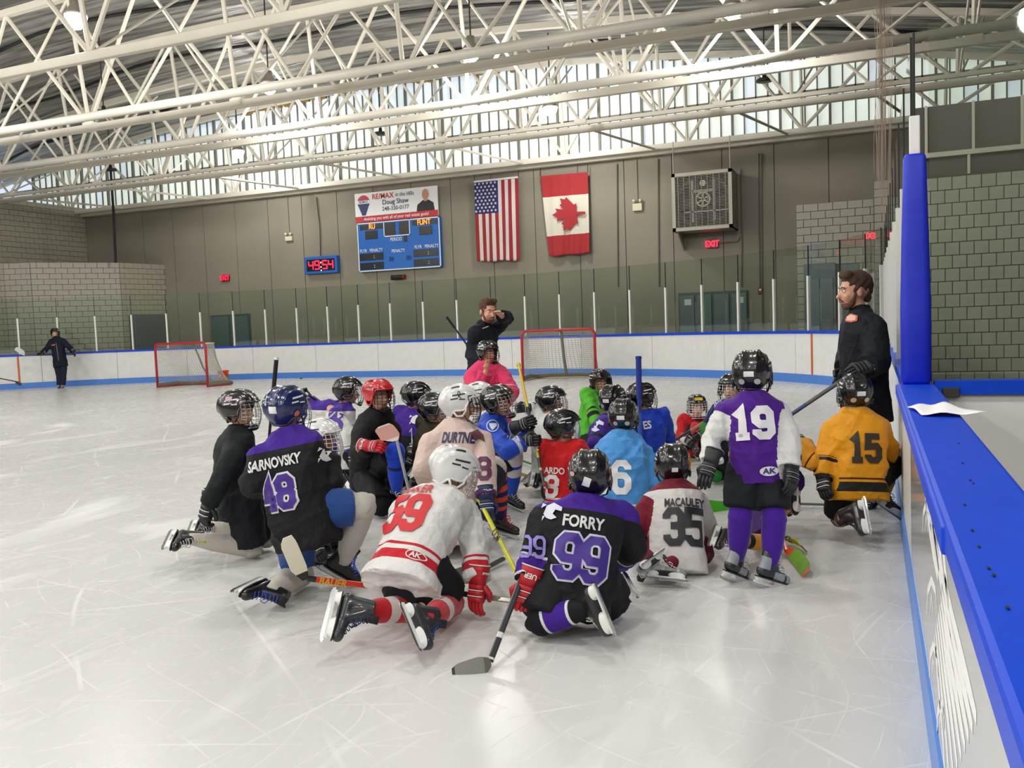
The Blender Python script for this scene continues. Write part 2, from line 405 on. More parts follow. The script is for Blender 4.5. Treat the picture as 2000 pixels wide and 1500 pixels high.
for cx, cy, r in ((1818, 1165, 1), (1822, 1290, .9), (1808, 1010, .8), (1836, 1400, .8)):
    ribbon([(cx-8*r, cy+36*r), (cx-6*r, cy-10*r), (cx+1*r, cy-32*r), (cx+9*r, cy-12*r), (cx+12*r, cy+34*r)], .034); ribbon([(cx-2*r, cy+36*r), (cx+1*r, cy-4*r), (cx+5*r, cy+36*r)], .02)
for k in range(5): ribbon([(1800+k*5, 900+k*14), (1806+k*5, 960+k*20), (1816+k*6, 1050+k*22)], .03)
obj('painted_crest', crest, mat('crest_white', 'fbfbf9', .35), boards)
# pale grey field the crest stands on
g = MB().box((.1865, .9, .25), (.189, 5.2, BH-.12)); obj('printed_panel', g, mat('panel_grey', 'b9bab6', .18, coat=.6), boards)

# ---- tall glass along the boards
screen = thing('glass_screen', 'tall clear rink glass with slim white posts standing on the far and side boards', 'rink glass', (0, 0, 0))
GS = 1.22; s = s54+.12; GT = 3.1; POST = 2.42
while s < S_END-14:
    e = s+GS; p0, n0 = at_s(s+.02); p1, n1 = at_s(e-.02); p1a = p1
    q = [p0+n0*.025, p0+n0*.037, p1+n1*.037, p1+n1*.025]
    obj('pane', MB().loft([[v+UP*(BH+.0) for v in q], [v+UP*GT for v in q]]), M_glass, screen)
    pp, nn = at_s(s); tt = Vector((-nn.y, nn.x, 0))
    mx = Matrix.Translation(pp+nn*.031) @ Matrix(((tt.x, nn.x, 0, 0), (tt.y, nn.y, 0, 0), (0, 0, 1, 0), (0, 0, 0, 1)))
    obj('post', MB().box((-.026, -.035, BH), (.026, .035, POST), mx), M_post, screen)
    obj('joint_strip', MB().box((-.007, -.012, POST), (.007, .012, GT), mx), M_dark, screen)
    s = e

# ---- cross glass and box wall at the blue padded post
yc = 5.42
cross = thing('bench_divider', 'white divider board with blue cap and clear glass meeting the ledge at the padded post', 'divider board', (0, yc, 0))
def cbox(a, b): return MB().box((a[0], a[1]-yc, a[2]), (b[0], b[1]-yc, b[2]))
obj('board_panel', cbox((.32, yc+.0, 0), (3.6, yc+.06, BH-.06)), M_white, cross)
obj('cap_rail', cbox((.318, yc-.03, BH-.06), (3.6, yc+.1, BH+.015)), M_blue, cross)
obj('pane', cbox((.30, yc+.03, BH+.01), (3.6, yc+.042, GT+.05)), M_glass2, cross)
obj('latch', bevel(cbox((.355, yc-.045, BH-.075), (.44, yc-.028, BH-.02)).mesh(), .004), mat('latch_steel', '55534e', .4, .7), cross)
pad = thing('padded_post', 'white post wrapped in a thick blue crash pad standing on the ledge', 'padded post', (.225, 5.42, BH))
pm = MB(); rings = []
for z, a, b in ((0, .066, .06), (.02, .078, .07), (.4, .079, .07), (.8, .070, .066), (1.0, .064, .06), (1.24, .058, .055), (1.262, .05, .045)):
    rings.append([Vector((math.copysign(abs(cos(t))**.5, cos(t))*a, math.copysign(abs(sin(t))**.5, sin(t))*b, z)) for t in [2*pi*k/24 for k in range(24)]])
obj('crash_pad', pm.loft(rings), mat('pad_blue', '0d26bc', .5, bump=(6, .3, .02), var=(2, .06)), pad, sm=True)
obj('post', bevel(MB().box((-.026, -.02, 1.2), (.028, .02, 1.47)).mesh(), .004), M_post, pad)
obj('joint_strip', MB().box((-.006, -.008, 1.47), (.006, .008, GT-BH)), M_dark, pad)

# paper lying on the ledge
pa = MB(); cs = [PZ(1772, 795, BH+.006), PZ(1848, 789, BH+.012), PZ(1926, 810, BH+.014), PZ(1800, 811, BH+.006)]
N1 = 10; vs = []
for i in range(N1+1):
    for j in range(N1+1):
        u, v = i/N1, j/N1; p = (cs[0]*(1-u)+cs[1]*u)*(1-v)+(cs[3]*(1-u)+cs[2]*u)*v
        vs.append(p+UP*(.010*sin(u*5+v*3)**2))
pa.add(vs, [(i*(N1+1)+j, i*(N1+1)+j+1, (i+1)*(N1+1)+j+1, (i+1)*(N1+1)+j) for i in range(N1) for j in range(N1)])
o = obj('paper_sheet', pa, mat('paper', 'f2f2f4', .8), sm=True); tag(o, 'crumpled white paper sheet lying across the blue ledge', 'paper')
sd = o.modifiers.new('s', 'SOLIDIFY'); sd.thickness = .0012; sd.offset = 1

# ================================================================ WALLS
WY = 27.6
def R(px0, py0, px1, py1, y):
    a = PY(px0, py0, y); b = PY(px1, py1, y); return a.x, b.x, b.z, a.z      # x0, x1, z0, z1
wb = struct('wall_far', MB().box((-31, WY+.02, -.02), (12, WY+.3, 6.8)), M_joint)
x = -30.0; k = 0
while x < 11:
    w = 1.52
    obj('wall_panel', MB().box((x+.012, WY-.012, 0), (x+w-.012, WY+.02, 6.66)), M_wall, wb); x += w
struct('trim_1', bevel(MB().box((-30.2, WY-.25, 6.62), (11.5, WY+.02, 6.84)).mesh(), .02), M_steel)
struct('wall_back', MB().box((-31, -13.2, 0), (12, -13, 9.4)), M_wall)
struct('wall_right', MB().box((11.6, -13, 0), (11.8, 28, 8.4)), M_wall)

_blk = {}
def blocks(par, O, X, w, z0, z1, holes=(), bw=.4, bh=.2, mt=M_block, cap=300, thick=.03, joint=.012):
    """running-bond block courses on a wall face; X = unit direction along the face, outward = X x UP rotated toward camera"""
    nrm = Vector((X.y, -X.x, 0)); rn = random.Random(int(w*100)); rows = int(round((z1-z0)/bh)); todo = []
    for r in range(rows-1, -1, -1):
        u = -(bw/2 if r % 2 else 0)
        while u < w-.01:
            a = max(0, u)+joint/2; b = min(w, u+bw)-joint/2; u += bw
            if b-a < .04: continue
            zc = z0+r*bh+bh/2
            for h0, h1, h2, h3 in holes:
                if h2 < zc < h3 and b > h0 and a < h1:
                    if a < h0: b = min(b, h0)
                    else: a = max(a, h1)
            if b-a < .04: continue
            todo.append((a, b, z0+r*bh+joint/2, z0+(r+1)*bh-joint/2))
    rest = MB()
    for i, (a, b, c, d) in enumerate(todo):
        t = thick*rn.uniform(.75, 1.1)
        if i < cap:
            key = (round(b-a, 3), round(d-c, 3), int(t*400))
            if key not in _blk: _blk[key] = bevel(MB().box((0, -t, 0), (b-a, .01, d-c)).mesh('block'), .006)
            ob = obj('block', _blk[key], mt, par); p = O+X*a+UP*c
            ob.matrix_local = Matrix(((X.x, -nrm.x, 0, p.x), (X.y, -nrm.y, 0, p.y), (0, 0, 1, p.z), (0, 0, 0, 1)))
        else:
            M_ = Matrix(((X.x, -nrm.x, 0, (O+X*a).x), (X.y, -nrm.y, 0, (O+X*a).y), (0, 0, 1, c), (0, 0, 0, 1))); rest.box((0, -t, 0), (b-a, .01, d-c), M_)
    if rest.v: obj('block_courses', rest, mt, par, kind='stuff')

# left wall and the polygonal block room in the far left corner
wl = struct('wall_left', MB().box((-30.3, -13, 0), (-30.03, WY, 7.0)), M_joint)
blocks(wl, Vector((-30.03, 17.5, 0)), Vector((0, 1, 0)), WY-17.5, 4.2, 7.0, mt=M_block)
zt = 4.46
corner = [Vector((-30.03, 22.4, 0)), Vector((-29.0, 22.9, 0)), Vector((-28.14, 23.28, 0)), Vector((-26.28, 25.58, 0)), Vector((-26.0, WY, 0))]
room = struct('wall_corner_room', MB().loft([[p+UP*z for p in corner+[Vector((-30.03, WY, 0))]] for z in (0, zt-.04)]), M_joint)
hl = R(250, 596, 335, 690, 26)
for i in range(4):
    a, b = corner[i], corner[i+1]; X = (b-a).normalized(); L_ = (b-a).length
    holes = []
    if i == 3: holes = [(.25, L_, -.1, 2.55)]
    blocks(room, a, X, L_, .06, zt, holes, mt=M_block if i in (0, 3) else M_block2, cap=120 if i in (1, 3) else 300)
doorL = struct('door_1', bevel(MB().box((-26.1, 25.85, 0), (-26.0+.05, WY-.1, 2.5)).mesh(), .01), mat('door_grey', '5b6268', .5))
a = R(412, 616, 492, 690, WY-.05)
d2 = struct('door_2', bevel(MB().box((a[0], WY-.09, 0), (a[1], WY-.01, a[3])).mesh(), .01), mat('door_frame_teal', '3f4f50', .5))
for k in range(2): w = (a[1]-a[0])/2; obj('door_leaf', bevel(MB().box((a[0]+.06+k*w, WY-.13, 0), (a[0]+w*(k+1)-.05, WY-.09, a[3]-.07)).mesh(), .006), mat('door_teal', '55686a', .4), d2)
a = R(1325, 573, 1462, 655, WY-.05)
d3 = struct('door_3', bevel(MB().box((a[0], WY-.09, 0), (a[1], WY-.01, a[3])).mesh(), .01), _M['door_frame_teal'])
w = (a[1]-a[0])/4
for k in range(4):
    lf = obj('door_leaf', bevel(MB().box((a[0]+.05+k*w, WY-.13, 0), (a[0]+w*(k+1)-.03, WY-.09, a[3]-.08)).mesh(), .006), _M['door_teal'], d3)
    if k in (0, 3): obj('notice', MB().box((a[0]+.2+k*w, WY-.14, a[3]-.38), (a[0]+w*(k+1)-.12, WY-.131, a[3]-.2)), mat('notice_white', 'c9cfcb', .6), lf)
    if k in (1, 2):
        xk = a[0]+w*(2)+(.07 if k == 2 else -.12); obj('door_handle', bevel(MB().box((xk, WY-.2, .98), (xk+.06, WY-.13, 1.16)).mesh(), .01), mat('chrome', 'c8c8c6', .2, 1), lf)
# block room in the far right corner
ye = 24.6
xr0 = PY(1555, 400, ye).x; xr1 = PY(1707, 395, ye).x; xr2 = PY(1745, 370, ye).x
wr = struct('wall_storage_room', MB().box((xr0, ye, 0), (11, WY, 4.42)), M_joint)
dh = R(1570, 516, 1634, 650, ye); dh2 = R(1643, 516, 1680, 650, ye)
blocks(wr, Vector((xr0, ye, 0)), Vector((1, 0, 0)), xr1-xr0, .02, 4.42, [(dh[0]-xr0, dh[1]-xr0, -.1, dh[3]), (dh2[0]-xr0-.1, dh2[1]-xr0, -.1, dh2[3])], bw=.36, mt=M_block2, cap=300)
wr2 = struct('wall_storage_bay', MB().box((xr1, ye-.8, 0), (11, ye, 4.75)), M_joint)
blocks(wr2, Vector((xr1, ye-.8, 0)), Vector((1, 0, 0)), 1.3, .35, 4.75, bw=.36, mt=M_block2, cap=60)
dd = struct('door_4', bevel(MB().box((dh[0], ye-.04, 0), (dh[1], ye+.0, dh[3])).mesh(), .01), mat('door_slate', '5d6c74', .45))
for k in range(2):
    w = (dh[1]-dh[0]-.12)/2; lf = obj('door_leaf', bevel(MB().box((dh[0]+.06+k*w+.01, ye-.07, 0), (dh[0]+.05+(k+1)*w, ye-.04, dh[3]-.4)).mesh(), .006), mat('door_slate_leaf', '6b7b84', .35), dd)
struct('door_5', bevel(MB().box((dh2[0], ye-.05, 0), (dh2[1], ye, dh2[3])).mesh(), .01), _M['door_slate'])
# block wall seen through the divider glass on the right, with the upper gallery above it
ym = 17.0
wm = struct('wall_gallery', MB().box((.62, ym, -.02), (11.6, ym+.3, 3.84)), M_joint)
blocks(wm, Vector((.62, ym, 0)), Vector((1, 0, 0)), 4.6, .04, 3.84, bw=.222, bh=.222, mt=mat('block_green_grey', 'b4b5a6', .8, var=(3, .13), bump=(18, .5, .01)), cap=300)
struct('wall_gallery_upper', MB().box((.62, ym+.12, 3.84), (11.6, ym+.3, 5.05)), mat('gallery_dark', '5e5e58', .7))
rail = thing('gallery_frame', 'pale metal glazing frame above the block wall on the right', 'window frame', (.62, ym, 3.84))
obj('rail', MB().box((0, -.05, .32), (9, .02, .4)), M_steel, rail)
for k in range(8): obj('mullion', MB().box((.25+k*.72, -.03, .4), (.29+k*.72, .02, 1.2)), M_steel, rail)
for k in range(4): obj('bracket', MB().box((.9+k*1.6, -.03, .0), (.94+k*1.6, .02, .32)), M_steel, rail)

# ---- clerestory of translucent panes over the far wall
def roofz(x): return 10.15-.0052*(x+15.5)**2
win = struct('window_1', MB().box((-33, WY+.16, 6.8), (11.4, WY+.2, 10.6)), mat('outer_skin', 'dfe4e2', .8))
M_pane = mat('translucent_pane', 'e8efe8', .5, emit=('f0faf2', PANE_E), var=(1.5, .05)); M_pane2 = mat('translucent_pane_blue', 'dfeaf2', .5, emit=('e2f0fb', PANE_E*.95))
cw = .345; x = -32.8; zs = [6.86, 8.02, 9.12, 10.3]; k = 0; rn = random.Random(2)
_pm = {}
while x < 5.6:
    xm = x+cw/2
    for r in range(3):
        ztop = min(zs[r+1], roofz(xm)-.12)
        if ztop-zs[r] < .12: continue
        hh = round(ztop-zs[r]-.035, 2)
        if hh not in _pm: _pm[hh] = MB().box((0, 0, 0), (cw-.03, .03, hh)).mesh('pane')
        o = obj('pane', _pm[hh], M_pane2 if (r == 2 or rn.random() < .06) else M_pane, win); o.location = (x+.015, WY+.05, zs[r]+.018)
    x += cw; k += 1
fr = MB(); x = -32.8; k = 0
while x < 5.7:
    if k % 4 == 0: obj('mullion', MB().box((x-.035, WY-.06, 6.84), (x+.035, WY+.05, roofz(x)-.08)), M_frame, win)
    else: fr.box((x-.02, WY+.0, 6.84), (x+.02, WY+.05, roofz(x)-.08))
    x += cw; k += 1
obj('muntin', fr, M_frame, win, kind='stuff')
for z in zs[1:3]:
    xa = -15.5-sqrt((10.0-z)/.0052); xb = min(5.6, -15.5+sqrt((10.0-z)/.0052)); obj('transom', MB().box((xa, WY, z-.02), (xb, WY+.05, z+.02)), M_frame, win)
# torn yellow insulation along the roof edge
ins = MB(); rn = random.Random(8)
for xa, xb in ((-21.6, -18.2), (-14.6, -13.3), (-12.2, -10.2), (-6.6, -4.4), (-1.6, .4), (1.4, 2.2), (-17.6, -17.0)):
    x = xa
    while x < xb:
        w = rn.uniform(.12, .3); z = roofz(x)-.1; ins.box((x, WY-.12, z-rn.uniform(.03, .13)), (x+w, WY+.02, z+.02)); x += w*.9
o = obj('edge_insulation', ins, mat('insulation', 'a88b45', .9)); o['kind'] = 'stuff'; tag(o, 'torn yellow insulation along the top of the clerestory', 'insulation')

# ================================================================ ROOF
M_foil = mat('foil_deck', 'a19f99', .38, .4)
_nt = M_foil.node_tree; _tc = _nt.nodes.new('ShaderNodeTexCoord'); _mp = _nt.nodes.new('ShaderNodeMapping'); _mp.inputs['Scale'].default_value = (.5, 7, .5); _nt.links.new(_tc.outputs['Object'], _mp.inputs[0])
_no = _nt.nodes.new('ShaderNodeTexNoise'); _no.inputs['Scale'].default_value = 1.1; _no.inputs['Detail'].default_value = 6; _no.inputs['Distortion'].default_value = .4; _nt.links.new(_mp.outputs[0], _no.inputs[0])
_r = _nt.nodes.new('ShaderNodeMapRange'); _nt.links.new(_no.outputs[0], _r.inputs[0]); _r.inputs[1].default_value = .38; _r.inputs[2].default_value = .6; _r.inputs[3].default_value = .45; _r.inputs[4].default_value = 1.15
_mx = _nt.nodes.new('ShaderNodeMix'); _mx.data_type = 'RGBA'; _mx.blend_type = 'MULTIPLY'; _mx.inputs[0].default_value = 1; _mx.inputs[6].default_value = lin('a19f99'); _nt.links.new(_r.outputs[0], _mx.inputs[7]); _nt.links.new(_mx.outputs[2], _nt.nodes['Principled BSDF'].inputs['Base Color'])
_bp = _nt.nodes.new('ShaderNodeBump'); _bp.inputs['Strength'].default_value = .8; _bp.inputs['Distance'].default_value = .06; _nt.links.new(_no.outputs[0], _bp.inputs['Height']); _nt.links.new(_bp.outputs[0], _nt.nodes['Principled BSDF'].inputs['Normal'])
def roof_mesh():
    ys = []; y = -13.0
    while y < WY+.3: ys.append(y); y += .1
    xs = np.linspace(-34, 11.8, 31); vs = []
    for i, y in enumerate(ys):
        off = .022 if i % 4 in (0, 1) else -.018
        for x in xs: vs.append((x, y, roofz(x)+off))
    nx = len(xs); mb = MB(); mb.add(vs, [(i*nx+j, i*nx+j+1, (i+1)*nx+j+1, (i+1)*nx+j) for i in range(len(ys)-1) for j in range(nx-1)]); return mb
rm = roof_mesh(); nb = len(rm.v); rm.add([(x, y, z+.25) for x, y, z in rm.v], [tuple(reversed(f)) for f in rm.f])
ceil = struct('ceiling', rm, M_foil)
for y in (-8, -3, 2, 7, 10.6, 14.6, 18.3, 21.8, 25.4):      # dark seams of the roof lining
    mb = MB(); mb.tube([(x, y+.25*sin(x*.7), roofz(x)-.05) for x in np.linspace(-33, 11, 34)], .045, 6); obj('lining_seam', mb, M_dark, ceil)

XK = [-34.4, -30.3, -26.1, -22.0, -17.8, -13.3, -9.0, -5.1, -1.8, 1.9, 5.6, 9.4]
M_pipe = mat('pipe_paint', 'd8d3c6', .35)
def truss(y, label, pipe=False, wall=False, zc=6.8, single=False):
    t = thing('roof_truss', label, 'roof truss', (0, y, zc), group='white steel trusses under the roof')
    g = .78
    ext = (XK[0], XK[-1])
    obj('bottom_chord', bevel(MB().box((ext[0], -.07, -.085), (ext[1], .07, .085)).mesh(), .012), M_steel, t)
    if not wall and not single:
        if pipe: obj('bottom_chord', MB().tube([(ext[0], -g, .02), (ext[1], -g, .02)], .1, 12), M_pipe, t, label='round pipe chord', sm=True)
        else: obj('bottom_chord', bevel(MB().box((ext[0], -g-.05, -.05), (ext[1], -g+.05, .05)).mesh(), .01), M_steel, t)
    tc = MB(); xs = np.linspace(ext[0], ext[1], 25); zt_ = lambda x: roofz(x)-zc-.28
    rings = [[Vector((x, -g/2+a, zt_(x)+b)) for a, b in ((-.08, -.08), (.08, -.08), (.08, .08), (-.08, .08))] for x in xs]
    obj('top_chord', tc.loft(rings), M_steel, t)
    for i in range(len(XK)-1):
        x0, x1 = XK[i], XK[i+1]; xm = (x0+x1)/2
        for a, b in ((x0, xm), (x1, xm)):
            obj('web_bar', MB().tube([(a, 0, .05), (b, -g/2, zt_(b)-.05)], .05, 6), M_steel, t)
        if i: obj('vertical', MB().tube([(x0, 0, .05), (x0, -g/2, zt_(x0)-.05)], .05, 6), M_steel, t)
        if not wall and not single:
            for b in (x0, x1):
                obj('web_bar', MB().tube([(xm+.0, -g, .03), (b, -g/2, zt_(b)-.05)], .038, 6), M_steel, t)
            obj('gusset', MB().box((xm-.16, -g-.07, -.02), (xm+.16, -g+.07, .1)), M_steel, t)
            obj('gusset', MB().box((x1-.16, -.075, -.02), (x1+.16, .075, .13)), M_steel, t)
    return t
TY = [8.6, 12.6, 16.7, 20.0, 23.5, 27.15]
names = ['above the near ice, its chord just over the frame', 'nearest the viewer, crossing the top left', 'second from the viewer with a round pipe along it', 'third from the viewer, in the middle', 'fourth from the viewer, just before the clerestory', 'set against the clerestory panes on the far wall']
for i, y in enumerate(TY):
    truss(y, 'white steel roof truss '+names[i], pipe=(i in (2, 3)), wall=(i == 5), single=(i < 2))
brc = [(TY[1], TY[2]), (TY[2], TY[3]), (TY[3], TY[4]), (TY[4], TY[5])]
for j, (y0, y1) in enumerate(brc):
    t = thing('roof_bracing', 'thin white cross bracing rods strung between '+['the first and second', 'the second and third', 'the third and fourth', 'the fourth and the wall'][j]+' roof trusses', 'roof bracing', (0, y0, 6.8))
    for i in range(1, len(XK)-1, 2 if j < 3 else 1):
        x0 = XK[i]; obj('rod', MB().tube([(x0, 0, .05), (x0+.5, y1-y0-.5, roofz(x0)-7.3)], .028, 5), M_steel, t)
        if j == 3: obj('rod', MB().tube([(x0+1.9, 0, .0), (x0+2.9, y1-y0, -.05)], .04, 5), M_steel, t)
        else: obj('rod', MB().tube([(x0, y1-y0-.6, .1), (x0, .2, roofz(x0)-7.2)], .03, 5), M_steel, t)

# ---- lamps
M_lens = mat('lamp_lens', 'ffffff', .3, emit=('fff6e4', 28)); M_lampb = mat('lamp_body', '3a3836', .5, .5)
prof = [(.02, .34), (.09, .33), (.1, .2), (.13, .16), (.2, .06), (.215, 0), (.2, .0), (.12, .12)]
def lathe(prof, n=20): return MB().loft([[Vector((r*cos(2*pi*k/n), r*sin(2*pi*k/n), z)) for k in range(n)] for r, z in prof])
_lb = smooth(lathe(prof).mesh('shade')); _ll = smooth(lathe([(.001, -.24), (.08, -.23), (.15, -.17), (.2, -.04), (.205, .01), (.1, .04)]).mesh('lens'))
_ub = smooth(lathe([(.03, .22), (.05, .2), (.06, .1), (.2, .07), (.22, .03), (.215, 0), (.001, .01)]).mesh('housing'))
def lamp(x, y, z=7.75, lit=True, label='', near=None):
    t = thing('high_bay_lamp', label, 'ceiling lamp', (x, y, z), group='high bay lamps under the roof')
    obj('shade' if lit else 'housing', _lb if lit else _ub, M_lampb if not lit else mat('shade_metal', '9b958c', .35, .6), t)
    obj('hanger', MB().tube([(0, 0, .2), (0, 0, roofz(x)-z)], .018, 6), M_lampb, t)
    if lit:
        obj('lens', _ll, M_lens, t)
        l = bpy.data.lights.new('lamp_light', 'POINT'); l.shadow_soft_size = .3; l.energy = LAMP_W; l.color = (1, .985, .955)
        lo = bpy.data.objects.new('lamp_light', l); COL.objects.link(lo); lo.parent = t; lo.location = (0, 0, -.42)
        return t
seen = {(148, 32): 'lit high bay lamp beside the nearest truss joint, top left', (920, 100): 'lit high bay lamp hanging by the round pipe above the scoreboard gap', (525, 165): 'lit high bay lamp hanging left of the middle of the roof',
        (1430, 15): 'lit high bay lamp hanging highest toward the right', (1075, 210): 'lit high bay lamp in front of the panes above the flags', (465, 295): 'lit high bay lamp against the panes above the digital clock'}
for (px, py), lb in seen.items():
    p = PZ(px, py, 7.8); lamp(p.x, p.y, 7.8, True, lb)
for (px, py), lb in {(743, 257): 'unlit dark round lamp against the panes above the scoreboard', (1493, 152): 'unlit dark round lamp against the panes above the fan', (216, 328): 'unlit dark round lamp over the block room in the corner'}.items():
    p = PZ(px, py, 7.85); lamp(p.x, p.y, 7.75, False, lb)
p = PZ(203, 222, 7.8); lamp(p.x, p.y, 7.8, False, 'small dark lamp between trusses at the left edge')
for x in (-25.4, -19.8, -14.0, -8.4, -2.7, 3.2):
    for y in (-10.5, -4.7, 1.1, 7.0, 13.0):
        if (x, y) in ((-14.0, 13.0),): continue
        if y == 13.0 and x > -14: 
            if x in (-8.4, 3.2): continue
        if (x == 3.2 and y > 2) or (x, y) == (-2.7, 13.0): continue
        lamp(x, y, 7.9, True, 'lit high bay lamp out of view above the ice')
# ================================================================ THINGS ON THE FAR WALL
def wallthing(name, label, cat, px0, py0, px1, py1, y=WY-.02, group=None):
    x0, x1, z0, z1 = R(px0, py0, px1, py1, y); t = thing(name, label, cat, ((x0+x1)/2, y, (z0+z1)/2), group=group); return t, x1-x0, z1-z0
XA = Vector((1, 0, 0)); ZA = Vector((0, 0, 1))
def pr(name, g, mt, par, y, X=XA, Y=ZA, kind=None): return obj(name, flat(g, (0, y, 0), X, Y, 0), mt, par, kind=kind)
def rect2(x0, y0, x1, y1): return poly2d([(x0, y0), (x1, y0), (x1, y1), (x0, y1)])
# scoreboard
t, w, h = wallthing('scoreboard', 'large blue scoreboard with dark digit windows and orange team names', 'scoreboard', 697, 437, 862, 521, WY-.2)
obj('case', bevel(MB().box((-w/2, 0, -h/2), (w/2, .18, h/2)).mesh(), .015), mat('score_blue', '1a67c0', .45), t)
mb = MB()
for a in ((-w/2, -h/2, w/2, -h/2+.035), (-w/2, h/2-.035, w/2, h/2), (-w/2, -h/2, -w/2+.035, h/2), (w/2-.035, -h/2, w/2, h/2)): mb.box((a[0], -.012, a[1]), (a[2], 0, a[3]))
bx0, bx1 = -.17*w, .15*w
for a in ((bx0, .18*h, bx1, .2*h), (bx0, .48*h, bx1, .5*h), (bx0, .18*h, bx0+.03, .5*h), (bx1-.03, .18*h, bx1, .5*h)): mb.box((a[0], -.014, a[1]), (a[2], 0, a[3]))
obj('white_border', mb, mat('sign_white', 'f0f2f4', .5), t)
MB_bk = mat('display_black', '15171c', .25)
def win_(x0, z0, x1, z1, nm='display_window'): return obj(nm, bevel(MB().box((x0*w, -.02, z0*h), (x1*w, 0, z1*h)).mesh(), .004), MB_bk, t)
for a in ((-.46, .36, -.17, .46), (.18, .36, .47, .46), (-.4, .16, -.25, .33), (.26, .16, .41, .33), (-.155, .2, -.03, .46), (.02, .2, .14, .46), (.07, .05, .11, .18),
          (-.48, -.27, -.19, -.13), (-.48, -.46, -.19, -.32), (.18, -.27, .47, -.13), (.18, -.46, .47, -.32)): win_(*a)
M_or = mat('led_orange', 'ff8c1a', .4, emit=('ff7a10', 3)); M_sw = _M['sign_white']
for s_, x, z, sz, m_, b in (('RU', -.31, .41, .25, M_or, .008), ('FLINT', .32, .41, .25, M_or, .008), ('PERIOD', -.02, .115, .17, M_sw, .006), ('PLYR', -.43, -.075, .16, M_sw, .006), ('PENALTY', -.27, -.075, .16, M_sw, .006),
        ('PENALTY', 0, -.12, .16, M_sw, .006), ('PLYR', .24, -.075, .16, M_sw, .006), ('PENALTY', .4, -.075, .16, M_sw, .006), (':', -.3, -.2, .2, M_sw, .02), (':', -.3, -.39, .2, M_sw, .02), (':', .36, -.2, .2, M_sw, .02), (':', .36, -.39, .2, M_sw, .02),
        (':', -.005, .33, .26, mat('led_dim', '7aa7d8', .5), .02), ('88', -.09, -.28, .24, mat('led_off', '103a78', .5), .0), ('88', .12, -.28, .24, _M['led_off'], 0)):
    pr('lettering', shift2d(text2d(s_, sz, b, .8), x*w, z*h), m_, t, -.024)
# sponsor banner above
t, w, h = wallthing('sponsor_banner', 'white sponsor banner with balloon emblem and red strip above the scoreboard', 'banner', 692, 379, 856, 421, WY-.16)
obj('board', bevel(MB().box((-w/2, 0, -h/2), (w/2, .06, h/2)).mesh(), .008), mat('banner_white', 'eeeef0', .5), t)
M_red = mat('sign_red', 'c22a2e', .5); M_nv = mat('sign_navy', '2a2f66', .5); M_bk = mat('sign_black', '202228', .5)
pr('red_strip', rect2(-w/2, -h/2, w/2, -h/2+.2*h), M_red, t, -.006)
for s_, x, z, sz, m_, b, nw in (('RE/MAX', -.15, .33, .26, M_red, .012, .95), ('in the Hills', .115, .33, .2, M_bk, 0, .85), ('Doug Shaw', .0, .11, .24, M_nv, .008, .95), ('248-330-0177', .0, -.11, .2, M_bk, .004, .95),
        ('Assisting you with all of your real estate goals!', 0, -.4, .15, M_sw, .006, .92)):
    pr('lettering', shift2d(text2d(s_, sz, b, nw), x*w, z*h), m_, t, -.01)
bx, bz = -.39*w, .08*h
pr('balloon_emblem', join2d(circ2d(.25, bx, bz+.1, 24)), M_nv, t, -.008)
pr('balloon_emblem', poly2d([(bx-.25, bz+.07), (bx+.25, bz+.07), (bx+.07, bz-.36), (bx-.07, bz-.36)]), M_nv, t, -.007)
pr('balloon_emblem', rect2(bx-.25, bz+.05, bx+.25, bz+.17), M_sw, t, -.0095); pr('balloon_emblem', poly2d([(bx+.25*cos(a), bz+.1+.25*sin(a)) for a in np.linspace(.35, pi-.35, 10)]), M_red, t, -.0092)
pr('lettering', shift2d(text2d('RE/MAX', .13, .02, .8), bx, bz+.11), M_nv, t, -.011); pr('balloon_emblem', rect2(bx-.04, bz-.47, bx+.04, bz-.4), M_nv, t, -.009)
hx = .36*w
pr('portrait', poly2d([(hx-.36, -.3*h), (hx-.32, -.08*h), (hx-.1, .06*h), (hx+.12, .06*h), (hx+.3, -.05*h), (hx+.34, -.3*h)]), M_bk, t, -.008)
pr('portrait', circ2d(.13, hx, .24*h, 18, .19), mat('portrait_skin', 'c58f78', .6), t, -.0095); pr('portrait', rect2(hx-.06, .02*h, hx+.06, .14*h), _M['portrait_skin'], t, -.009)
# clock
t, w, h = wallthing('game_clock', 'small blue digital clock with red digits left of the scoreboard', 'clock', 594, 503, 659, 532, WY-.2)
obj('case', bevel(MB().box((-w/2, 0, -h/2), (w/2, .18, h/2)).mesh(), .015), _M['score_blue'], t)
obj('display_window', MB().box((-w/2+.1, -.012, -h/2+.1), (w/2-.1, 0, h/2-.1)), MB_bk, t)
M_led = mat('led_red', 'ff2040', .4, emit=('ff1838', 3))
SEG = {'4': 'bcfg', '9': 'abcdfg', '5': 'acdfg'}
sg = dict(a=(0, 1, 1, 1), b=(1, .5, 1, 1), c=(1, 0, 1, .5), d=(0, 0, 1, 0), e=(0, 0, 0, .5), f=(0, .5, 0, 1), g=(0, .5, 1, .5))
for k, ch in enumerate('4954'):
    x0 = (-.36, -.17, .07, .25)[k]*w; dw, dh_ = .13*w, .46*h; gs = []
    for q in SEG[ch]:
        a = sg[q]; gs.append(stroke([(x0+a[0]*dw, (a[1]-.5)*dh_), (x0+a[2]*dw, (a[3]-.5)*dh_)], .045))
    pr('digit', join2d(*gs), M_led, t, -.016)
pr('digit', join2d(rect2(.0, .06, .045, .105), rect2(.0, -.1, .045, -.055), rect2(0, -.22, .045, -.175)), mat('led_pink', 'ffd0dc', .4, emit=('ffd0dc', 1.5)), t, -.016)
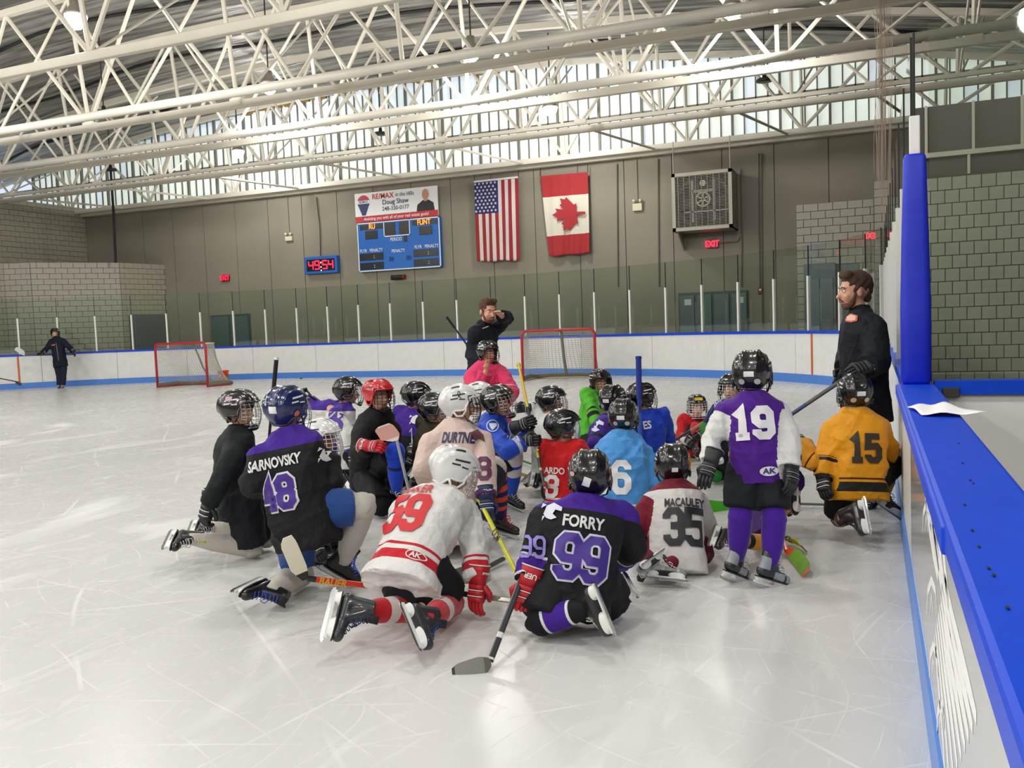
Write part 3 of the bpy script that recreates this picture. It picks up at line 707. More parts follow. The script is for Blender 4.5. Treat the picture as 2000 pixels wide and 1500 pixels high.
# exit signs
for a, lb in (((431, 537, 447, 549), 'small red exit sign over the doors left of the clock'), ((1380, 469, 1402, 484), 'glowing red exit sign under the big fan box')):
    t, w, h = wallthing('exit_sign', lb, 'exit sign', *a, WY-.1)
    obj('case', bevel(MB().box((-w/2, 0, -h/2), (w/2, .09, h/2)).mesh(), .01), mat('exit_dark', '5a0a10', .4, emit=('7a0010', .4)), t); pr('lettering', text2d('EXIT', h*1.0, .03, .8), M_led, t, -.006)
# emergency lights
for a, lb, q in (((556, 462, 570, 470), 'beige emergency light with twin heads high on the wall left of the scoreboard', 1), ((1235, 398, 1254, 411), 'beige emergency light box right of the maple leaf flag', 0)):
    t, w, h = wallthing('emergency_light', lb, 'emergency light', *a, WY-.12)
    obj('case', bevel(MB().box((-w/2, 0, -h/2), (w/2, .1, h/2)).mesh(), .015), mat('beige_plastic', 'd9d2b4', .5), t)
    for sx in (-1, 1): obj('lamp_head', smooth(lathe([(.02, -.05), (.05, 0), (.05, .05), (.02, .06)], 12).mesh()), _M['beige_plastic'], t).location = (sx*.1, 0, h/2+.07)
    obj('conduit', MB().tube([(0, .08, h/2), (0, .08, 6.6-t.location.z)], .014, 6), M_wall, t)
# camera / speaker under scoreboard
t, w, h = wallthing('wall_horn', 'small dark horn with red end under the scoreboard', 'horn', 765, 537, 791, 546, WY-.12)
obj('body', MB().tube([(-w*.3, 0, 0), (w*.3, 0, 0)], h*.45, 12), M_dark, t); obj('bell', MB().tube([(w*.25, 0, 0), (w*.5, 0, 0)], [h*.3, h*.5], 12), mat('alarm_red', '7c2420', .5), t); obj('bell', MB().tube([(-w*.25, 0, 0), (-w*.5, 0, 0)], [h*.3, h*.5], 12), M_dark, t); obj('bracket', MB().box((-.04, 0, -.04), (.04, .12, .04)), M_dark, t)
# fire alarm and conduits
t, w, h = wallthing('fire_alarm', 'small red fire alarm at the end of a conduit right of the fan', 'alarm', 1480, 562, 1490, 574, WY-.08)
obj('case', bevel(MB().box((-w/2, 0, -h/2), (w/2, .08, h/2)).mesh(), .015), _M['alarm_red'], t); obj('strobe', bevel(MB().box((-w/4, -.03, .0), (w/4, 0, h/3)).mesh(), .01), M_sw, t)
cd = thing('wall_conduits', 'grey conduits running down the far wall beside the fan box', 'conduit', (0, WY-.05, 0))
for pts in ([(1481, 300), (1484, 562)], [(1487, 300), (1489, 640)], [(1446, 330), (1449, 470), (1448, 560)], [(1402, 475), (1440, 472), (1446, 462)], [(1205, 320), (1207, 560)], [(1285, 310), (1287, 560)]):
    q = [PY(a, b, WY-.05) for a, b in pts]; obj('conduit', MB().tube([Vector((p.x, 0, p.z)) for p in q], .022, 6), mat('conduit_grey', '6e6a60', .6), cd)
# cable over the corner room and clock cable
t = thing('hanging_cable', 'black cable dropping from the roof onto the corner block room', 'cable', (0, 0, 0)); a = PD(216, 330, 33); b = PD(226, 513, 33)
obj('cable', MB().tube([a, a.lerp(b, .5)+Vector((.03, 0, 0)), b], .05, 6), M_dark, t)
t = thing('hanging_cable', 'thin cable dropping to the digital clock', 'cable', (0, 0, 0)); a = PY(618, 385, WY-.06); b = PY(626, 500, WY-.06)
obj('cable', MB().tube([a, a.lerp(b, .5)+Vector((.06, 0, 0)), b], .014, 6), M_dark, t)

# ---- flags
def bil(c, u, v): return (c[0]*(1-u)+c[1]*u)*(1-v)+(c[3]*(1-u)+c[2]*u)*v
def cloth(cs, nu, nv, fn, amp, seedv=0):
    vs = []
    for j in range(nv+1):
        for i in range(nu+1):
            u, v = i/nu, j/nv; p = bil(cs, u, v); p = p+Vector((0, -amp*(.3+v)*(sin(u*17+seedv+v*2)+.5*sin(u*31+v*4)), 0))
            if v > .99: p.z += .02*sin(u*13+seedv)
            vs.append(p)
    fs = [(j*(nu+1)+i, (j+1)*(nu+1)+i, (j+1)*(nu+1)+i+1, j*(nu+1)+i+1) for j in range(nv) for i in range(nu)]
    me = MB().add(vs, fs).mesh('flag'); return me
fy = WY-.22
cs = [PY(926, 357, fy), PY(1012, 348, fy), PY(1015, 508, fy), PY(932, 511, fy)]
t = thing('striped_flag', 'red and white striped flag with starred blue canton hanging on the far wall', 'flag', (0, 0, 0))
me = cloth(cs, 78, 40, None, .02)
M_fr = mat('flag_red', '9c2430', .8); M_fw = mat('flag_white', 'd8d2cc', .8); M_fb = mat('flag_blue', '262c6c', .8)
for m_ in (M_fr, M_fw, M_fb): me.materials.append(m_)
for i, p in enumerate(me.polygons):
    u = (i % 78)/78; v = (i//78)/40
    st = int(u*13); p.material_index = 0 if st % 2 == 0 else 1
    if u < 7/13 and v < .395: p.material_index = 2
smooth(me); fo = obj('cloth', me, None, t)
sd = fo.modifiers.new('s', 'SOLIDIFY'); sd.thickness = .006
star = [(sin(k*pi/5)*(1 if k % 2 == 0 else .42), cos(k*pi/5)*(1 if k % 2 == 0 else .42)) for k in range(10)]
mb = MB()
for r in range(9):
    for c in range(6 if r % 2 == 0 else 5):
        u = (.5+c+(0 if r % 2 == 0 else .5))/6*7/13; v = (.6+r)/9.2*.395
        p = bil(cs, u, v)+Vector((0, -.075, 0)); mb.add([p+Vector((x*.055, 0, y*.055)) for x, y in star]+[p], [(10, k, (k+1) % 10) for k in range(10)])
obj('stars', mb, M_fw, t, kind='stuff'); obj('header_tape', MB().tube([cs[0]+UP*.03, cs[1]+UP*.03], .035, 8), M_sw, t)
for q in (cs[0], cs[1]): obj('hanging_cord', MB().tube([q, Vector((q.x, q.y+.06, 6.68))], .012, 5), M_dark, t)
cs = [PY(1056, 344, fy), PY(1148, 336, fy), PY(1153, 494, fy), PY(1072, 501, fy)]
t = thing('maple_leaf_flag', 'red and white flag with red maple leaf hanging crooked on the far wall', 'flag', (0, 0, 0))
me = cloth(cs, 60, 60, None, .03, 2)
for m_ in (mat('flag_red2', 'a82a30', .8), mat('flag_cream', 'd9d4c4', .8)): me.materials.append(m_)
for i, p in enumerate(me.polygons):
    v = (i//60)/60; p.material_index = 0 if v < .26 or v > .745 else 1
smooth(me); fo = obj('cloth', me, None, t); sd = fo.modifiers.new('s', 'SOLIDIFY'); sd.thickness = .006
half = [(0, 1), (.13, .75), (.28, .82), (.2, .42), (.42, .62), (.47, .52), (.72, .56), (.65, .36), (.75, .28), (.4, -.02), (.45, -.15), (.08, -.1), (.06, -.5)]
leaf = half+[(-x, y) for x, y in reversed(half)]
mb = MB(); cen = bil(cs, .56, .5)+Vector((0, -.09, 0)); U_ = (cs[1]-cs[0])*.48; V_ = (cs[0]-cs[3])*.33
mb.add([cen-U_*(y-.25)*.98+V_*x*.84 for x, y in leaf], [tuple(range(len(leaf)))])
bmx = bmesh.new(); me = mb.mesh(); bmx.from_mesh(me); bmesh.ops.triangulate(bmx, faces=bmx.faces[:]); bmx.to_mesh(me); bmx.free()
obj('maple_leaf', me, _M['flag_red2'], t)
for a in ('',):
    obj('hanging_cord', MB().tube([cs[0], cs[0]+UP*.25], .012, 5), M_dark, t); obj('hanging_cord', MB().tube([cs[1], cs[1]+UP*.25], .012, 5), M_dark, t)

# ---- fan box
fyb = WY-1.15
t, w, h = wallthing('fan_box', 'large square exhaust fan box with wire guard high on the far wall', 'exhaust fan', 1311, 340, 1431, 444, fyb)
M_fan = mat('fan_metal', 'a7a496', .45, .2); bt = .1
mb = MB()
for a in ((-w/2, -h/2, -w/2+bt, h/2), (w/2-bt, -h/2, w/2, h/2), (-w/2, -h/2, w/2, -h/2+bt), (-w/2, h/2-bt, w/2, h/2)): mb.box((a[0], 0, a[1]), (a[2], .08, a[3]))
obj('front_frame', mb, M_fan, t)
mb = MB()
for a in ((-w/2, -h/2, -w/2+.03, h/2), (w/2-.03, -h/2, w/2, h/2), (-w/2, -h/2, w/2, -h/2+.03), (-w/2, h/2-.03, w/2, h/2)): mb.box((a[0], .05, a[1]), (a[2], 1.12, a[3]))
obj('housing', mb, M_fan, t); obj('back_plate', MB().box((-w/2, 1.05, -h/2), (w/2, 1.1, h/2)), M_dark, t)
ring = MB().tube([(.44*w*cos(2*pi*k/32), .3, .44*h*sin(2*pi*k/32)) for k in range(32)], .06, 8, closed=True); obj('venturi_ring', ring, mat('fan_dark', '4b4a44', .5), t)
for k in range(6):
    a = 2*pi*k/6; c, s_ = cos(a), sin(a); bl = MB(); bl.add([(c*.12-s_*.05, .42, s_*.12+c*.05), (c*.12+s_*.05, .5, s_*.12-c*.05), (c*.8+s_*.22, .55, s_*.8-c*.22), (c*.8-s_*.2, .38, s_*.8+c*.2)], [(0, 1, 2, 3)])
    bo = obj('fan_blade', bl, _M['fan_dark'], t); sd = bo.modifiers.new('s', 'SOLIDIFY'); sd.thickness = .01
gl = MB()
for k in range(34): z = -h/2+bt+(h-2*bt)*(k+.5)/34; gl.box((-w/2+bt, .02, z-.007), (w/2-bt, .035, z+.007))
for k in range(9): x = -w/2+bt+(w-2*bt)*(k+.5)/9; gl.box((x-.008, .01, -h/2+bt), (x+.008, .02, h/2-bt))
obj('wire_guard', gl, mat('guard_grey', '8b887c', .5, .3), t, kind='stuff')
for x in (-.16*w, .2*w): obj('support_rail', MB().box((x-.035, .06, -.36*h), (x+.035, .1, .36*h)), M_fan, t)
for z, a, b in ((.17*h, -.16, .2), (-.18*h, -.3, .42)): obj('support_rail', MB().box((a*w, .06, z-.03), (b*w, .1, z+.03)), M_fan, t)
pw = obj('pulley', MB().tube([(.02*w+.2*cos(2*pi*k/20), .045, .02*h+.2*sin(2*pi*k/20)) for k in range(20)], .03, 8, closed=True), M_fan, t)
for k in range(3): a = pi*k/3+.5; obj('spoke', MB().bar((.02*w+.2*cos(a), .045, .02*h+.2*sin(a)), (.02*w-.2*cos(a), .045, .02*h-.2*sin(a)), .035), M_fan, pw)
obj('motor', MB().tube([(.02*w, .03, .3*h), (.02*w, .2, .3*h)], .09, 14), M_fan, t)
obj('support_bracket', MB().add([(-w/2+.1, .1, -h/2), (-w/2+.1, 1.1, -h/2), (-w/2+.1, 1.1, -h/2-.5)]+[(-w/2+.14, .1, -h/2), (-w/2+.14, 1.1, -h/2), (-w/2+.14, 1.1, -h/2-.5)], [(0, 1, 2), (5, 4, 3), (0, 3, 4, 1), (1, 4, 5, 2), (2, 5, 3, 0)]), M_fan, t)
for x in (-w/2+.05, w/2-.05): obj('hanger_rod', MB().tube([(x, .1, h/2), (x, .1, 6.8-t.location.z)], .015, 6), M_fan, t)

# ================================================================ GOALS
def goal(L, Rr, depth_dir, label, flap=True, wn=1.0):
    L = Vector(L); Rr = Vector(Rr); c = (L+Rr)/2; X = (Rr-L).normalized(); W_ = (Rr-L).length/2; D = Vector(depth_dir).normalized(); H_ = 1.38; dt, db = .5, 1.1
    t = thing('hockey_goal', label, 'hockey goal', c)
    M_gr = mat('goal_red', 'b5242c', .35); M_gw = mat('goal_white', 'dcd8cc', .6)
    pts = [-X*W_]+[-X*W_+UP*(H_-.12), -X*(W_-.04)+UP*(H_-.03), -X*(W_-.12)+UP*H_, X*(W_-.12)+UP*H_, X*(W_-.04)+UP*(H_-.03), X*W_+UP*(H_-.12), X*W_]
    obj('goal_frame', MB().tube(pts, .038, 12), M_gr, t, sm=True)
    base = [-X*W_, -X*W_*.98+D*db*.7, -X*W_*.8+D*db*.96, -X*W_*.45+D*db, X*W_*.45+D*db, X*W_*.8+D*db*.96, X*W_*.98+D*db*.7, X*W_]; base = [p+UP*.03 for p in base]
    obj('base_frame', MB().tube(base, .035, 8), M_gr if flap == 'b' else mat('base_pad', 'cfc9b4', .7), t, sm=True)
    if flap == 'b': obj('base_frame', MB().tube([X*W_+UP*.03, X*W_*.98+D*db*.7+UP*.03], .04, 8), M_gr, t)
    top = [-X*W_*.97, -X*W_*.9+D*dt*.8, -X*W_*.5+D*dt, X*W_*.5+D*dt, X*W_*.9+D*dt*.8, X*W_*.97]; top = [p+UP*(H_-.03) for p in top]
    obj('top_shelf', MB().tube(top, .02, 8), M_gw, t, sm=True)
    obj('centre_strut', MB().tube([UP*(H_-.02), D*dt+UP*(H_-.05), D*(db*.7)+UP*.6, D*db+UP*.04], .045, 8, flat=.5), mat('strut_grey', '7d7a6e', .7), t)
    # skirt pad along the base
    obj('skirt', MB().tube([p*1.0+UP*(.05+.02*sin(i*2.3)) for i, p in enumerate(base)], .06, 8), mat('skirt', 'b9b39c' if flap == 'b' else '77705f', .9), t)
    # net
    def curve_top(u): i = u*(len(top)-1); k = min(int(i), len(top)-2); return top[k].lerp(top[k+1], i-k)
    def curve_bot(u): i = u*(len(base)-1); k = min(int(i), len(base)-2); return base[k].lerp(base[k+1], i-k)
    net = MB(); NU, NV = 56, 24
    def P(u, v):
        a = curve_top(u); b = curve_bot(u); p = a.lerp(b, v); return p - D*.18*sin(pi*v)*sin(pi*u) + UP*.0
    G = [[P(i/NU, j/NV) for j in range(NV+1)] for i in range(NU+1)]
    for i in range(NU+1): net.tube(G[i], .006, 3)
    for j in range(1, NV+1): net.tube([G[i][j] for i in range(NU+1)], .006, 3)
    for i in range(0, 29):
        a = curve_top(i/28); f = -X*(W_-.1)+X*(2*(W_-.1))*(i/28)+UP*(H_-.02); net.tube([f, a], .006, 3)
    for k in range(1, 5):
        net.tube([(-X*(W_-.1)+X*(2*(W_-.1))*(i/28)+UP*(H_-.02)).lerp(curve_top(i/28), k/5) for i in range(29)], .006, 3)
    o = obj('net', net, mat('net_white', 'e4e1d6' if flap == 'b' else 'b5b2a8', .8), t, kind='stuff')
    return t
a, b = PZ(1022, 745, 0), PZ(1164, 742, 0); nrm = Vector(((b-a).y*-1, (b-a).x, 0))
goal(a, b, nrm, 'red framed hockey goal with dark skirt standing behind the group')
a, b = PZ(308, 757, 0), PZ(406, 756, 0); c = PZ(456, 750, 0)
goal(a, b, Vector((.25, .97, 0)), 'red framed hockey goal with pale net beside the orange bucket', 'b')
# bucket
p = PZ(437, 745, 0); t = thing('bucket', 'small orange bucket lying against the boards beside the goal', 'bucket', p); bm_ = smooth(lathe([(.001, 0), (.14, 0), (.19, .36), (.2, .36), (.2, .38), (.18, .38), (.13, .02), (.001, .02)], 20).mesh())
obj('pail', bm_, mat('bucket_orange', 'f0521a', .4), t); obj('handle', MB().tube([(.19*cos(a), .02, .34-.15*sin(a)) for a in np.linspace(0, pi, 12)], .008, 6), M_sw, t); pr('lettering', circ2d(.06, 0, .2, 12), mat('bucket_print', 'f6b79a', .5), t, -.175)
# pucks
_pk = smooth(lathe([(.001, 0), (.042, 0), (.045, .005), (.045, .024), (.042, .029), (.001, .029)], 18).mesh(), False)
for i, (px, py) in enumerate(((237, 748), (267, 746), (293, 745), (491, 738), (588, 739), (1752, 1000))):
    if i == 5: continue
    o = obj('puck', _pk, mat('puck_black', '141416', .5)); o.location = PZ(px, py+1, 0.001); tag(o, 'black rubber puck on the ice near the far boards', 'puck', 'pucks on the ice by the boards')
# rolled net hanging beside the padded post
t = thing('safety_net', 'brownish bundle of safety netting hanging from the roof near the padded post', 'safety net', (0, 0, 0)); rn = random.Random(5); nb_ = MB()
base = PD(1727, 430, 14)
for k in range(26):
    dx = rn.uniform(-.13, .13); ph = rn.uniform(0, 6); zz = np.linspace(base.z+rn.uniform(-.3, .8), roofz(0)-.1, 14)
    nb_.tube([(base.x+dx*(1+.25*sin(i*.9+ph)), base.y+rn.uniform(-.05, .05), z) for i, z in enumerate(zz)], .0035, 3)
obj('net_cords', nb_, mat('net_brown', 'ad9c8c', .9), t, kind='stuff')
# dark glove box / window on left
# ================================================================ PEOPLE: templates
def supe(a, e): return math.copysign(abs(a)**e, a)
def helmet_pt(az, th):
    """az 0 = front (+Y), th from crown"""
    a, b, c = .117, .146, .132
    x = sin(th)*sin(az); y = sin(th)*cos(az); z = cos(th)
    r = 1.0
    p = Vector((a*supe(x, .92), b*supe(y, .92), c*supe(z, .95)+.0))
    # longitudinal ribs and channel
    if z > -.15:
        rib = math.exp(-((abs(p.x)-.042)/.010)**2)*.011 + math.exp(-((abs(p.x)-.082)/.009)**2)*.008*(1 if z > .1 else 0) - math.exp(-(p.x/.012)**2)*.004
        p += Vector((x, y, z)).normalized()*rib
    if p.z < -.0 and p.y < 0: p.y *= 1+.25*p.z/.13; p.x *= 1+.18*p.z/.13
    return p
def rim(az):
    f = cos(az)     # 1 front, -1 back
    z = .035 if f > .55 else (.035-.085*(min(1, (.55-f)/.35)) if f > .2 else (-.05 if f > -.25 else -.05-.05*min(1, (-.25-f)/.4)))
    return z
def helmet_shell(detail=1):
    NA_, NT = 64, 20; rings = []
    for j in range(NT+1):
        ring = []
        for i in range(NA_):
            az = 2*pi*i/NA_; zr = rim(az); thm = math.acos(max(-.9, min(.99, zr/.132))); th = .03+(thm-.03)*j/NT
            ring.append(helmet_pt(az, th)+Vector((0, 0, .0)))
        rings.append(ring)
    mb = MB().loft(rings, cap=False); vs, fs = mb.v, mb.f
    mb.add([rings[0][0]*.0+Vector((0, 0, .134))], []); tip = len(mb.v)-1; mb.f += [(tip, (i+1) % NA_, i) for i in range(NA_)]
    # inner lining
    n0 = len(mb.v); base = NT*NA_
    mb.v += [tuple(Vector(mb.v[base+i])*.9) for i in range(NA_)]; mb.v += [tuple(Vector(mb.v[base+i])*.82+Vector((0, 0, .05))) for i in range(NA_)]
    mb.at += [0]*(len(mb.v)-len(mb.at))
    for i in range(NA_): k = (i+1) % NA_; mb.f += [(base+i, base+k, n0+k, n0+i), (n0+i, n0+k, n0+NA_+k, n0+NA_+i)]
    mb.f.append(tuple(reversed(range(n0+NA_, n0+2*NA_))))
    return smooth(mb.mesh('shell'))
HS = helmet_shell(); HB = BVHTree.FromPolygons([v.co for v in HS.vertices], [tuple(p.vertices) for p in HS.polygons])
def on_shell(g, O, X, Y, inward, off=.0015): return project(g, HB, Vector(O), Vector(X), Vector(Y), Vector(inward), off, .012, .3)
BACK = dict(O=(0, -.15, -.0), X=(1, 0, 0), Y=(0, 0, 1), inward=(0, 1, 0))
TOPV = join2d(*[rect_ for sx in (-1, 1) for rect_ in (poly2d([(sx*.058, -.05), (sx*.069, -.05), (sx*.066, .01), (sx*.055, .01)]), poly2d([(sx*.02, .03), (sx*.03, .03), (sx*.03, .085), (sx*.02, .085)]), poly2d([(sx*.02, -.09), (sx*.03, -.09), (sx*.03, -.04), (sx*.02, -.04)]))])
HV_top = on_shell(TOPV, (0, 0, .2), (1, 0, 0), (0, 1, 0), (0, 0, -1))
HV_s = []
for sx in (-1, 1):
    g = join2d(poly2d([(-.05, .055), (.045, .066), (.045, .076), (-.045, .066)]), poly2d([(-.06, .03), (-.01, .036), (-.01, .045), (-.06, .039)]), poly2d([(.0, .03), (.04, .03), (.045, .037), (.0, .038)]))
    HV_s.append(on_shell(g, (sx*.2, 0, 0), (0, 1, 0), (0, 0, 1), (-sx, 0, 0)))
H_backst = on_shell(poly2d([(-.03, -.02), (.03, -.02), (.03, .012), (-.03, .012)]), (0, -.2, .0), (-1, 0, 0), (0, 0, 1), (0, 1, 0), .003)
H_rndL = on_shell(circ2d(.018, 0, 0, 14), (-.045, -.2, -.05), (-1, 0, 0), (0, 0, 1), (0, 1, 0), .003)
H_rndR = on_shell(circ2d(.018, 0, 0, 14), (.045, -.2, -.05), (-1, 0, 0), (0, 0, 1), (0, 1, 0), .003)
H_side = on_shell(join2d(*[poly2d([(-.03+.02*k, .018), (-.018+.02*k, .018), (-.014+.02*k, .03), (-.026+.02*k, .03)]) for k in range(3)]), (.2, .02, 0), (0, 1, 0), (0, 0, 1), (-1, 0, 0), .002)
H_side2 = on_shell(join2d(*[poly2d([(-.03+.02*k, .018), (-.018+.02*k, .018), (-.014+.02*k, .03), (-.026+.02*k, .03)]) for k in range(3)]), (-.2, .02, 0), (0, 1, 0), (0, 0, 1), (1, 0, 0), .002)
# ridge rim band round the lower back
mb = MB(); mb.tube([helmet_pt(az, math.acos(rim(az)/.132)-.05)*1.012 for az in [2*pi*k/56 for k in range(56)]], .006, 6, closed=True, flat=1.2); H_band = smooth(mb.mesh('trim'))
# ear loops
mb = MB()
for sx in (-1, 1):
    mb.tube([(sx*.108, .05, .0), (sx*.114, .045, -.05), (sx*.108, .02, -.085), (sx*.106, -.02, -.085), (sx*.108, -.045, -.05)], .008, 6)
H_ear = smooth(mb.mesh('ear_guard'))
mb = MB(); mb.tube([(-.112, .01, -.05), (-.085, .06, -.125), (-.04, .095, -.15), (0, .105, -.155), (.04, .095, -.15), (.085, .06, -.125), (.112, .01, -.05)], .006, 6, flat=.5); H_strap = smooth(mb.mesh('chin_strap'))
mb = MB(); mb.capsule((-.022, .112, -.142), .022, (.022, .112, -.142), .022, 10); H_cup = smooth(mb.mesh('chin_cup'))
def cage_mesh():
    mb = MB()
    def P(u, z):   # u -1..1 across, z height
        a = u*1.25; t = (z+.15)/.2; bul = .03*sin(pi*max(0, min(1, t)))
        return Vector((sin(a)*(.112+.3*bul), .035+cos(a)*(.095+bul)+.02*(1-t)*0, z))
    zs_ = [.055, .028, 0, -.028, -.056, -.084, -.112, -.138]
    for i, z in enumerate(zs_): mb.tube([P(u, z*(1)+(.012*u*u if i > 4 else 0)) for u in np.linspace(-1, 1, 13)] if i < 6 else [P(u*(.85 if i == 6 else .65), z) for u in np.linspace(-1, 1, 11)], .0024 if 0 < i < 7 else .0035, 5)
    for u in (-1, -.8, -.55, -.28, 0, .28, .55, .8, 1):
        zlo = -.138 if abs(u) < .6 else (-.112 if abs(u) < .85 else -.084); mb.tube([P(u, z) for z in np.linspace(.055, zlo, 9)], .0024 if abs(u) < 1 else .0035, 5)
    return smooth(mb.mesh('cage'))
H_cage = cage_mesh()
def visor_mesh():
    rings = []
    for z in np.linspace(.05, -.13, 9):
        t = (z+.13)/.18; rings.append([(sin(a)*.118, .03+cos(a)*(.1+.02*sin(pi*t)), z) for a in np.linspace(-1.2, 1.2, 15)])
    vs = [p for r in rings for p in r]; n = 15; fs = [(j*n+i, j*n+i+1, (j+1)*n+i+1, (j+1)*n+i) for j in range(8) for i in range(n-1)]
    mb = MB().add(vs, fs); return smooth(mb.mesh('visor'))
H_visor = visor_mesh()
HELM = {'black': ('0e0e10', '2a2a2e'), 'white': ('dedede', '26262a'), 'red': ('c21f28', '3a1214'), 'navy': ('172356', '0e1430')}
def helmet(par, M_, color='black', face='cage', scale=1, back=True, cage='chrome', mouth=None, dots=False, extra=None):
    e = bpy.data.objects.new('helmet', None); COL.objects.link(e); e.parent = par; e.matrix_local = M_ @ Matrix.Scale(scale, 4); e.empty_display_size = .05
    c, v = HELM[color]; ms = mat('helmet_'+color, c, .24, coat=.5, bump=(60, .15, .002)); mv = mat('helmet_vent_'+color, v if color != 'white' else '2a2a2c', .5)
    obj('shell', HS, ms, e); obj('vent', HV_top, mv if color == 'white' else mat('vent_dark', '08080a', .7), e)
    for q in HV_s: obj('vent', q, mat('logo_white', 'd9d9dc', .4) if color in ('black', 'navy') else mv, e)
    obj('trim', H_band, ms, e); obj('ear_guard', H_ear, ms, e); obj('chin_strap', H_strap, mat('strap_black', '121214', .7), e)
    if back:
        obj('sticker', H_backst, mat('sticker_white', 'e8e8ea', .4), e)
        obj('sticker', H_rndL, mat('sticker_grey', 'b9b4b2' if color != 'x' else 'c', .4), e); obj('sticker', H_rndR, mat('sticker_pale', 'd0cfc8', .4), e)
    if face == 'cage':
        obj('cage', H_cage, mat('cage_chrome', 'c9c9cc', .25, .9) if cage == 'chrome' else (mat('cage_black', '1a1a1c', .35, .3) if cage == 'black' else mat('cage_white', 'e6e6e6', .35)), e); obj('chin_cup', H_cup, _M['strap_black'] if color != 'white' else mat('cup_white', 'dcdcdc', .5), e)
    elif face == 'visor':
        o = obj('visor', H_visor, glass_mat('visor_clear', 'eef2f4', 1), e); sd = o.modifiers.new('s', 'SOLIDIFY'); sd.thickness = .002
        obj('chin_cup', H_cup, _M['strap_black'], e)
    if extra: extra(e)
    return e

mat('sticker_white', 'e8e8ea', .4); mat('logo_white', 'd9d9dc', .4)
# ---- skate template: ankle at the origin, toe +Y, shin +Z ; sole at z = -.085, blade edge at z = -.135
mb = MB()
mb.capsule((0, -.055, -.045), .036, (0, .06, -.052), .033); mb.capsule((0, .06, -.052), .036, (0, .135, -.058), .03); mb.capsule((0, -.045, -.03), .036, (0, -.035, .085), .044)
mb.capsule((0, .03, -.03), .034, (0, -.01, .05), .036); mb.capsule((-.012, .12, -.06), .024, (.012, .12, -.06), .024)
SK_boot = remesh(mb, .0075, 5); v = getv(SK_boot); v[:, 2] = np.where(v[:, 2] > .085, .085+(v[:, 2]-.085)*.15, np.where(v[:, 2] < -.082, -.082, v[:, 2])); v[:, 0] *= .92; setv(SK_boot, v); setattr_(SK_boot, 'yy', v[:, 1]); setattr_(SK_boot, 'zz', v[:, 2])
def outline(rs, z0, z1, pts): return MB().loft([[Vector((x*k, y, z)) for x, y in pts] for z, k in ((z0, 1), (z1, 1))])
SK_sole = MB()
def footplate(y0, y1, w, z): return [Vector((w*supe(cos(a), .7), (y0+y1)/2+(y1-y0)/2*sin(a), z)) for a in [2*pi*k/18 for k in range(18)]]
mb = MB(); mb.loft([footplate(-.092, .165, .034, -.078), footplate(-.092, .165, .034, -.086)]); SK_sole = bevel(mb.mesh('outsole'), .002)
mb = MB(); mb.loft([footplate(-.088, -.015, .029, -.086), footplate(-.084, -.02, .024, -.092), footplate(-.08, -.03, .009, -.112), footplate(-.085, -.02, .008, -.12)])
mb.loft([footplate(.045, .155, .031, -.086), footplate(.05, .15, .026, -.092), footplate(.06, .14, .009, -.112), footplate(.05, .15, .008, -.12)])
mb.box((-.007, -.09, -.122), (.007, .158, -.108)); SK_hold = smooth(mb.mesh('blade_holder'), False)
prof_ = [(-.105, -.118), (.165, -.118), (.182, -.125), (.172, -.134), (.14, -.139), (-.07, -.139), (-.1, -.133)]
mb = MB().loft([[Vector((x, y, z)) for y, z in prof_] for x in (-.002, .002)]); SK_blade = mb.mesh('steel_blade')
mb = MB()
for sx in (-1, 1):
    for y0, y1 in ((-.088, -.015), (.045, .155)):
        for k in range(6):
            a = 2*pi*(k+.5)/6; cx, cy = sx*.0+.023*cos(a), (y0+y1)/2+(y1-y0)*.42*sin(a); mb.loft([[Vector((cx+.0032*cos(b*pi/3), cy+.0032*sin(b*pi/3), z)) for b in range(6)] for z in (-.0865, -.0895)])
SK_riv = mb.mesh('rivet')
mb = MB()
for k in range(7):
    y = .10-.021*k; z = -.018+.0175*k if k < 4 else .035+.016*(k-4); zz = [-.024, -.012, .0, .014, .032, .05, .068][k]; yy = [.10, .082, .064, .048, .036, .028, .024][k]
    mb.tube([(-.026, yy-.004, zz-.012), (-.012, yy+.012, zz), (.012, yy+.016, zz+.004), (.026, yy+.0, zz-.008)], .0035, 5, flat=.6)
mb.tube([(-.01, .05, .03), (-.035, .055, .02), (-.03, .065, -.005), (.0, .06, .02), (.035, .07, .0), (.03, .05, .03), (0, .05, .035)], .003, 5)
SK_lace = smooth(mb.mesh('laces'))
mb = MB(); mb.loft([[Vector((x, .03+d-.018*abs(x)/.03, z)) for x, d in ((-.028, 0), (0, .008), (.028, 0), (.024, -.012), (0, -.006), (-.024, -.012))] for z in (.04, .085, .118)]); SK_tong = smooth(mb.mesh('tongue'))
def frame(y, z):
    y = y.normalized(); x = y.cross(z)
    if x.length < 1e-4: x = y.cross(Vector((.3, .5, .8)))
    x.normalize(); z = x.cross(y); return Matrix(((x.x, y.x, z.x, 0), (x.y, y.y, z.y, 0), (x.z, y.z, z.z, 0), (0, 0, 0, 1)))
